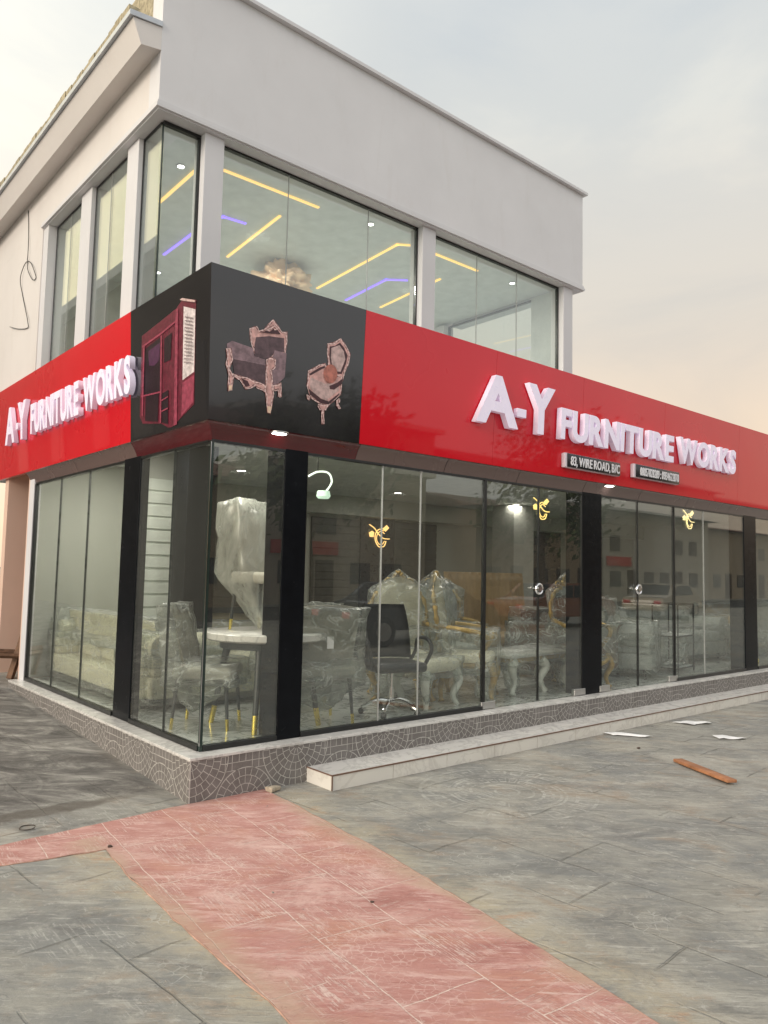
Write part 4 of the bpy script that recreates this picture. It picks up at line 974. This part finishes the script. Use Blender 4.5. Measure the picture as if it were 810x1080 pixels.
# round table
t=empty('round_table',(.92,.62,F0),0,'round white marble table with charcoal gold-tipped legs at the glass corner','table')
MB().lathe([(.0,.715),(.50,.715),(.52,.73),(.52,.775),(.505,.785),(0,.785)],seg=48).build('tabletop',M_cap,t,True)
MB().lathe([(.0,.65),(.40,.65),(.40,.714),(0,.714)],seg=32).build('apron',M_leg,t,True)
for k in range(4):
    a=R(228)+k*math.pi/2; x,y=.34*math.cos(a),.34*math.sin(a)
    l=MB().tube([(x,y,.66),(x*1.35,y*1.35,0)],[.032,.02],12).build('leg',M_leg,t,True)
    MB().tube([(x*(1+.35*.78),y*(1+.35*.78),.66*.22),(x*1.352,y*1.352,-.001)],[.0245,.022],12).build('leg_tip',M_gold,l,True)
# chair standing on the table, draped with film
c=dining_chair((.96,.72,F0+.785),R(20),'tall grey chair standing on the round table under milky film',GC,wrapped=False,H=1.08,W=.44)
mm=Mat('milky_film'); mm.t.nodes.remove(mm.p)
tr_=mm.node('ShaderNodeBsdfTransparent'); df_=mm.node('ShaderNodeBsdfDiffuse'); df_.inputs[0].default_value=(.62,.64,.58,1); tl_=mm.node('ShaderNodeBsdfGlossy'); tl_.inputs['Roughness'].default_value=.3
x1=mm.node('ShaderNodeMixShader'); mm.link(mm.ramp(mm.noise(mm.map(mm.wpos(),(1,1,.4)),5,6,.6,1.),[(.35,.15),(.7,.6)]),x1.inputs[0]); mm.link(tr_.outputs[0],x1.inputs[1]); mm.link(df_.outputs[0],x1.inputs[2])
x2=mm.node('ShaderNodeMixShader'); x2.inputs[0].default_value=.08; mm.link(x1.outputs[0],x2.inputs[1]); mm.link(tl_.outputs[0],x2.inputs[2]); mm.link(x2.outputs[0],mm.out.inputs[0])
wrap(c,[[(x,y,z) for x in (-.27,.27) for y,z in ((.02,.5),(.34,.5),(.36,1.08),(.12,1.12))]+[(-.14,-.1,.05),(.12,.2,.02)]],.03,mm.m,'film_cover')
dining_chair((1.30,.46,F0),R(168),'wrapped grey dining chair with paper tag, back to the glass',GC,W=.60,H=1.02,label_tag=True)
dining_chair((1.55,1.15,F0),R(200),'wrapped grey dining chair second from the glass beside the office chair',GC,W=.5)
# office chair
o_=empty('office_chair',(2.12,.36,F0),R(-18),'black office chair on chrome star base behind the glass','chair')
g=MB()
def fb(u,v):
    x=(u-.5)*.50*(1-.18*v**3); z=.50+.50*v; y=.20+.09*v-.08*(abs(u-.5)*2)**2; return Vector((x,y,z))
g.grid(fb,10,10); bmesh.ops.solidify(g.bm,geom=g.bm.faces[:],thickness=-.06); g.build('backrest',M_blackl,o_,'all')
MB().box((-.26,-.25,.40),(.26,.25,.49),.04).build('seat',M_blackl,o_,True)
for s in (-1,1): MB().tube(bez([(s*.24,.18,.43),(s*.31,.16,.55),(s*.31,.10,.68),(s*.31,-.12,.69),(s*.31,-.2,.6),(s*.25,-.16,.44)],6),.018,8).build('armrest',M_blackl,o_,True)
MB().tube([(0,0,.40),(0,0,.24),(0,0,.239),(0,0,.09)],[.016,.016,.028,.028],14).build('gas_lift',M_chrome,o_,True)
g=MB()
for k in range(5):
    a=k*2*math.pi/5+.3; cx,sy=math.cos(a),math.sin(a); g.tube(bez([(0,0,.115),(cx*.12,sy*.12,.125),(cx*.28,sy*.28,.065)],5),[.02]*5+[.017]*5+[.012],8)
g.build('star_base',M_chrome,o_,True)
for k in range(5):
    a=k*2*math.pi/5+.3; cx,sy=math.cos(a)*.28,math.sin(a)*.28
    g=MB(); d=Vector((-math.sin(a),math.cos(a),0)); g.tube([Vector((cx,sy,.027))-d*.022,Vector((cx,sy,.027))+d*.022],.026,14); g.build('castor',M_frame,o_,True)
# gilded throne chairs
def throne(loc,rz,lab,wrapped=True,cushion=M_cream,frame=M_gilt,W=.66,H=1.28):
    r=empty('carved_armchair',loc,rz,lab,'armchair','carved armchairs behind the glass')
    MB().box((-W/2+.04,-.28,.36),(W/2-.04,.26,.48),.05).build('seat',cushion,r,True)
    g=MB()
    def f(u,v):
        w=(W-.14)*(.82+.22*math.sin(v*math.pi*.8)); top=.5+(H-.62)*v
        return Vector(((u-.5)*w,.22+.12*v-.03*math.sin(u*math.pi),top+.10*math.sin(u*math.pi)*v))
    g.grid(f,12,10); bmesh.ops.solidify(g.bm,geom=g.bm.faces[:],thickness=-.05); g.build('backrest',cushion,r,'all')
    g=MB(); w=W/2
    out=bez([(-w*.8,.27,.36),(-w*.80,.27,.62),(-w*.98,.30,.88),(-w*.72,.34,1.08),(-w*.30,.35,1.16),(-w*.12,.35,1.27),(0,.35,1.31),(w*.12,.35,1.27),(w*.30,.35,1.16),(w*.72,.34,1.08),(w*.98,.30,.88),(w*.80,.27,.62),(w*.8,.27,.36)],6)
    g.tube(out,[.026+.008*math.sin(i*1.9) for i in range(len(out))],8)
    for s in (-1,0,1):   # crest scrolls
        g.tube([(s*.12+.045*math.cos(t)*(1-t/9),.34,1.17+.035+.045*math.sin(t)*(1-t/9)) for t in [i*.5 for i in range(14)]],.014,6)
    g.build('back_frame',frame,r,'all')
    g=MB(); g.tube(bez([(-w+.04,-.29,.38),(-.16,-.31,.31),(0,-.32,.27),(.16,-.31,.31),(w-.04,-.29,.38)],6),.028,8)
    for s in (-1,1): g.tube([(s*(w-.03),-.28,.37),(s*(w-.03),.27,.37)],.03,8)
    g.build('seat_rail',frame,r,'all')
    for s in (-1,1):
        g=MB(); g.tube(bez([(s*w*.86,.27,.76),(s*(w+.02),.05,.74),(s*(w+.03),-.18,.70),(s*(w+.01),-.25,.62),(s*(w-.03),-.17,.50),(s*(w-.04),-.2,.38)],6),[.026]*31,8); g.build('armrest',frame,r,'all')
        for y in (-.27,.25):
            L=bez([(s*(w-.05),y,.37),(s*(w+.0),y-.03,.27),(s*(w-.06),y,.12),(s*(w-.02),y-.02,.0)],6)
            MB().tube(L,[.045-.028*i/len(L)+(.012 if i>len(L)-3 else 0) for i in range(len(L))],10).build('leg',frame,r,'all')
    if wrapped: wrap(r,[[(x,y,z) for x in (-w*.95,w*.95) for y,z in ((.16,.5),(.33,.5),(.40,1.1),(.22,1.1))]+[(0,.36,1.33)],bpts((-w-.04,-.32,.30),(w+.04,.3,.72)),bpts((-w,-.3,.06),(-w+.16,-.12,.4))],.03)
    return r
throne((2.85,1.05,F0),R(-35),'cream carved armchair in plastic with gold crest, left of its pair',cushion=M_cream)
throne((3.42,.62,F0),R(38),'gilt carved armchair with tall gold side frame against the door edge',cushion=M_cream,W=.7,H=1.32)
throne((4.0,1.5,F0),R(-20),'wrapped armchair with gold rail behind the glass door',cushion=M_silver)
# ottoman / stool
s_=empty('carved_stool',(2.72,.5,F0),R(10),'low cream wrapped stool with carved legs beside the office chair','stool')
MB().box((-.30,-.2,.34),(.30,.2,.46),.05).build('seat',M_cream,s_,True)
for x in (-1,1):
    for y in (-1,1):
        L=bez([(x*.24,y*.15,.36),(x*.29,y*.18,.25),(x*.23,y*.15,.10),(x*.27,y*.18,0)],6); MB().tube(L,[.055-.035*i/len(L) for i in range(len(L))],10).build('leg',M_carve,s_,'all')
wrap(s_,[bpts((-.31,-.21,.3),(.31,.21,.48)),[(-.3,-.2,.34),(-.18,-.2,.34),(-.26,-.18,.02),(-.3,-.1,.34)],[(.3,-.2,.34),(.18,-.2,.34),(.26,-.18,.02),(.3,-.1,.34)]],.02)
# console table on carved legs
k_=empty('console_table',(4.45,.66,F0),R(4),'ornate console table on white carved legs behind the doors','table')
g=MB(); g.box((-.62,-.24,.40),(.62,.24,.435),.008); g.build('tabletop',M_cap,k_,True)
MB().box((-.58,-.21,.35),(.58,.21,.399),.01).build('apron',M_gilt,k_,True)
for x,y in ((-.5,-.18),(0,-.2),(.5,-.18),(-.5,.18),(.5,.18)):
    sg=1 if x>=0 else -1
    L=bez([(x,y,.36),(x+sg*.06,y-.03,.28),(x-sg*.01,y,.14),(x+sg*.05,y-.02,.0)],6); MB().tube(L,[.06-.035*i/len(L)+(.015 if i>len(L)-3 else 0) for i in range(len(L))],10).build('leg',M_carve,k_,'all')
wrap(k_,[bpts((-.64,-.25,.33),(.64,.25,.47)),[(.35,-.2,.36),(.62,-.2,.36),(.4,-.2,.04),(.62,-.2,.04),(.5,0,.3)],[(-.62,-.2,.36),(-.4,-.2,.36),(-.6,-.2,.04),(-.45,-.2,.04),(-.5,0,.3)]],.03)
sofa((6.1,2.55,F0),0,1.9,.8,1.34,'tan channel-tufted high-back settee behind the doors',M_tan,tuft=True,wrapped=False,n=2)
sofa((5.95,1.15,F0),R(-4),1.5,.8,.86,'dark brown wrapped sofa right of the centre pillar',M_brown,n=2)
throne((5.35,.55,F0),R(-25),'small gilt carved armchair just right of the centre pillar',cushion=M_brown,W=.5,H=1.1)
sofa((6.9,.9,F0),R(25),.95,.8,.98,'silver-grey wing armchair in crumpled plastic',M_silver,cat='armchair',name='wing_armchair',n=1,camel=.08)
# black wire-framed rack
q_=empty('metal_rack',(7.7,.62,F0),R(8),'black wire rack standing between silver armchair and grey sofa','rack')
g=MB()
for x in (-.3,.3):
    for y in (-.18,.18): g.tube([(x,y,0),(x,y,.95)],.011,6)
for z in (.06,.5,.95): g.tube([(-.3,-.18,z),(.3,-.18,z),(.3,.18,z),(-.3,.18,z)],.010,6,True)
g.build('frame',M_frame,q_)
for z in (.06,.5): MB().box((-.29,-.17,z+.011),(.29,.17,z+.02)).build('shelf',M_silver,q_)
wrap(q_,[bpts((-.2,-.1,.1),(.26,.2,.5))],.05)
sofa((9.0,1.5,F0),R(-3),2.3,.9,.82,'long grey sofa wrapped in plastic at the far right',M_silver,n=3)
sofa((11.4,1.4,F0),R(3),1.6,.9,.86,'orange-brown sofa beyond the last pillar',M_tan,n=2)
dining_chair((10.0,.5,F0),R(170),'wrapped grey dining chair at the far right beside the last pillar',GC)
# hooked wall lamp behind the second pillar
w_=empty('hook_lamp',(1.42,.62,2.36),0,'white hook-shaped glowing lamp beside the black corner pillar','lamp')
MB().tube(bez([(-.12,0,.10),(-.02,0,.15),(.10,0,.15),(.14,0,.07),(.08,0,-.02)],6),.009,8).build('arm',emis('lamp_tube',(.9,1,.85),1.3),w_,True)
MB().lathe([(.055,0),(.065,-.05),(.05,-.07),(0,-.07)],(.05,0,-.02),18).build('shade',emis('lamp_shade',(.7,.95,.75),.7),w_,True)
MB().tube([(-.02,0,.15),(-.02,0,CE-2.352)],.004).build('cord',M_frame,w_)
# chandelier upstairs and wrapped goods
ch=empty('chandelier',(2.75,3.47,5.66),0,'large puffy cream chandelier under the upper ceiling','chandelier')
g=MB(); bmesh.ops.create_icosphere(g.bm,subdivisions=5,radius=.36)
for v in g.bm.verts:
    n=v.co.normalized(); v.co=n*(.34+.16*noise.noise(n*3.2)+.07*noise.noise(n*8)); v.co.z=v.co.z*.6-.22
g.build('shade',mat('amber_shade',(.78,.56,.36),.6,var=.15),ch,'all')
MB().tube([(0,0,0),(0,0,-.1)],.02).build('stem',M_alu,ch); MB().lathe([(.06,-.16),(.07,-.30),(0,-.31)],seg=16).build('bulb',E1,ch,True)
lamp(2.68,3.47,5.05,6.,(1,.8,.5),.3)
g=MB(); bmesh.ops.create_icosphere(g.bm,subdivisions=5,radius=.5)
sofa((1.05,2.7,3.36),R(90),1.8,.85,1.0,'cream sofa upstairs showing through the left windows',M_cream,n=2)
sofa((1.4,4.8,3.36),0,1.4,.85,1.1,'cream sofa against the back wall upstairs',M_cream,n=2)
# ================================================================ ACROSS THE STREET (seen in the reflections)
def house(x0,x1,y0,y1,h,wallc,roofc,lab,sign=None,ridge=1.1,flat=False):
    r=empty('street_house',((x0+x1)/2,(y0+y1)/2,0),0,lab,'house','houses across the street'); L=lambda p:tuple(Vector(p)-r.location)
    m=plaster('house_wall_%d'%int(x0),wallc,(.2,.15,.1),.4); MB().box(L((x0,y0,0)),L((x1,y1,h))).build('wall',m,r)
    if flat: MB().box(L((x0-.4,y0-.4,h+.002)),L((x1+.4,y1+.4,h+.25))).build('roof',M_white,r)
    else:
        ym=(y0+y1)/2; g=MB(); g.prism([L((x0-.5,y0-.7,h-.1)),L((x0-.5,ym,h+ridge)),L((x0-.5,y1+.7,h-.1))],(x1-x0+1,0,0)); g.build('roof',mat('roof_%d'%int(x0),roofc,.7,var=.4,scale=1.2),r)
    k=0; x=x0+.8
    while x<x1-1.8:
        if k%3==1: MB().box(L((x,y1+.002,.05)),L((x+1.1,y1+.05,2.2))).build('door',mat('house_door',(.06,.04,.035),.6),r)
        else: MB().box(L((x,y1+.002,1.0)),L((x+1.3,y1+.05,2.1))).build('window',mat('house_window',(.04,.05,.06),.1),r)
        if (k*7+int(x0))%5 in (1,3): MB().box(L((x,y1+.002,3.5)),L((x+1.2,y1+.05,4.6))).build('window',MM.get('house_window') or mat('house_window',(.04,.05,.06),.1),r)
        x+=2.2;k+=1
    if sign: MB().box(L((x0+.3,y1+.06,2.45)),L((x0+.3+sign[1],y1+.14,3.1))).build('signboard',mat('signboard_%d'%int(sign[0][0]*50),sign[0],.4),r)
house(-13,-4,-32,-24,5.2,(.30,.26,.2),(.15,.07,.045),'low house with rusty roof at the left end across the street')
house(-3,5,-33,-25,6.0,(.42,.40,.36),(.13,.10,.09),'grey-roofed shop with red signboard across the street',((.5,.02,.02),3.5))
house(6.5,15,-32,-24,5.6,(.35,.28,.2),(.19,.09,.055),'tan house with red-brown roof across the street',((.5,.03,.02),2))
house(16.5,27,-36,-26,7.0,(.40,.36,.31),(.20,.18,.17),'two-storey grey building across the street',((.45,.02,.02),4),flat=True)
house(29,41,-34,-24,5.6,(.38,.30,.22),(.16,.075,.05),'long low house with rusty roof across the street')
house(43,58,-36,-25,6.4,(.45,.43,.4),(.22,.20,.18),'pale long house at the right end across the street',((.5,.3,.05),3))
house(60,80,-40,-26,6.0,(.35,.3,.25),(.2,.1,.07),'far brown house at the bend of the street')
g=MB()
def hl(u,v):
    x=-120+340*u; y=-60-60*v; return Vector((x,y,(3.5+3.0*noise.noise(Vector((x*.012,0,0)))+1.2*noise.noise(Vector((x*.05,3,0))))*math.sin(math.pi*min(1,v*1.0))*1.3-.3))
g.grid(hl,80,10); tag(g.build('hills',mat('hill_green',(.07,.075,.045),.9,var=.4,scale=.3),None,'all'),kind='structure')
def car(loc,rz,c,lab):
    r=empty('parked_car',loc,rz,lab,'car','cars parked across the forecourt')
    g=MB(); prof=[(-2.15,.35),(-2.2,.62),(-2.1,.85),(-1.25,.93),(-.75,1.38),(.75,1.42),(1.35,1.0),(2.05,.88),(2.2,.65),(2.15,.35)]
    g.prism([(a,-.84,b) for a,b in prof],(0,1.68,0)); bmesh.ops.bevel(g.bm,geom=g.bm.edges[:],offset=.05,segments=3,affect='EDGES'); g.build('body',mat('paint_'+lab[:5],c,.2,coat=1.),r,True)
    for s in (-1,1):
        g=MB(); y=s*.842; pr=[(-1.05,.95),(-.68,1.32),(0,1.35),(0,.95)]; p2=[(.06,.95),(.06,1.35),(.7,1.33),(1.12,.97)]
        for q in (pr,p2): g.prism([(a,y,b) for a,b in q],(0,s*.008,0))
        g.build('side_window',mat('car_glass',(.02,.025,.03),.05),r)
        for x in (-1.35,1.35):
            wv=MB().tube([(x,s*.72,.33),(x,s*.87,.33)],.33,22).build('wheel',mat('tyre',(.02,.02,.02),.8),r,True); MB().tube([(x,s*.871,.33),(x,s*.885,.33)],.2,16).build('rim',M_alu,wv,True)
    for x,nm,cc in ((2.16,'headlight',(.7,.7,.7)),(-2.17,'tail_light',(.4,.01,.01))):
        for s in (-1,1): MB().box((x-.02,s*.62-.14,.62),(x+.03,s*.62+.14,.76),.01).build(nm,mat('car_'+nm,cc,.2),r,True)
    for x,a,b in ((-1.0,(-1.22,.95),(-.79,1.36)),(1.05,(1.33,1.02),(.8,1.4))):
        g=MB(); g.face([(a[0],-.68,a[1]),(a[0],.68,a[1]),(b[0],.6,b[1]),(b[0],-.6,b[1])]); 
        for v in g.bm.verts: v.co.x+=(-.02 if x<0 else .02); v.co.z+=.012
        bmesh.ops.solidify(g.bm,geom=g.bm.faces[:],thickness=.004); g.build('windscreen',MM['car_glass'],r)
    return r
car((9.6,-8.3,0),R(4),(.02,.025,.035),'dark saloon car parked across the forecourt')
car((27,-11.6,0),R(-8),(.30,.24,.16),'tan saloon car parked across the forecourt')
car((17.8,-10.3,0),R(5),(.22,.07,.03),'rust red saloon car parked across the forecourt')
# neighbour to the left whose roof edge shows in the side windows
nb=empty('neighbour_house',(-9,13,0),0,'neighbouring two-storey house with white roof edge, left of the shop','house')
MB().box((-3,-4,0),(3,50,10.5)).build('wall',plaster('neighbour_wall',(.13,.12,.09)),nb); MB().box((-3.4,-4.4,10.501),(3.4,50.4,10.8)).build('roof_edge',M_trim,nb)
g=MB(); g.prism([(-3.2,-4.2,10.802),(0,-4.2,11.2),(3.2,-4.2,10.802)],(0,54.4,0)); g.build('roof',mat('neighbour_roof',(.06,.055,.05),.7),nb)
for y in (-2,1,4,8,12): MB().box((3.002,y,4.6),(3.05,y+1.3,6.4)).build('window',mat('house_window',(.04,.05,.06),.1),nb)

def street_tree(x,y,h,lab,seed):
    rg=random.Random(seed); r=empty('street_tree',(x,y,0),0,lab,'tree','trees across the street')
    g=MB(); g.tube(bez([(0,0,0),(.1,0,h*.25),(-.05,.1,h*.5),(.1,0,h*.72)],5),[.22-.011*i for i in range(16)],8)
    tips=[]
    for k in range(7):
        a=rg.uniform(0,6.28); e=Vector((math.cos(a)*h*.25,math.sin(a)*h*.25,h*rg.uniform(.55,.9))); g.tube([(0,.05,h*rg.uniform(.35,.6)),e*.6+Vector((0,0,h*.22)),e],[.07,.045,.02],6); tips.append(e)
    g.build('trunk',mat('bark',(.10,.075,.055),.9,var=.3,scale=10,bump=.5),r,'all')
    g=MB()
    for k in range(2600):
        t=rg.choice(tips); c=t+Vector((rg.gauss(0,.13*h),rg.gauss(0,.13*h),rg.gauss(0,.09*h))); s=rg.uniform(.08,.2)
        n=Vector((rg.gauss(0,1),rg.gauss(0,1),rg.gauss(0,1))).normalized(); u=n.orthogonal()*s; v=n.cross(u)
        g.face([c-u,c-v*.5,c+u,c+v*.5])
    g.build('crown',mat('leaf_green',(.06,.085,.03),.6,var=.5,scale=1.5),r,fix=False)
street_tree(14.5,-19.5,6.5,'broad tree across the street near the tan house',3); street_tree(31,-21,8,'tall tree across the street beyond the grey building',8); street_tree(1,-21,5.5,'small tree across the street before the red-signed shop',12)
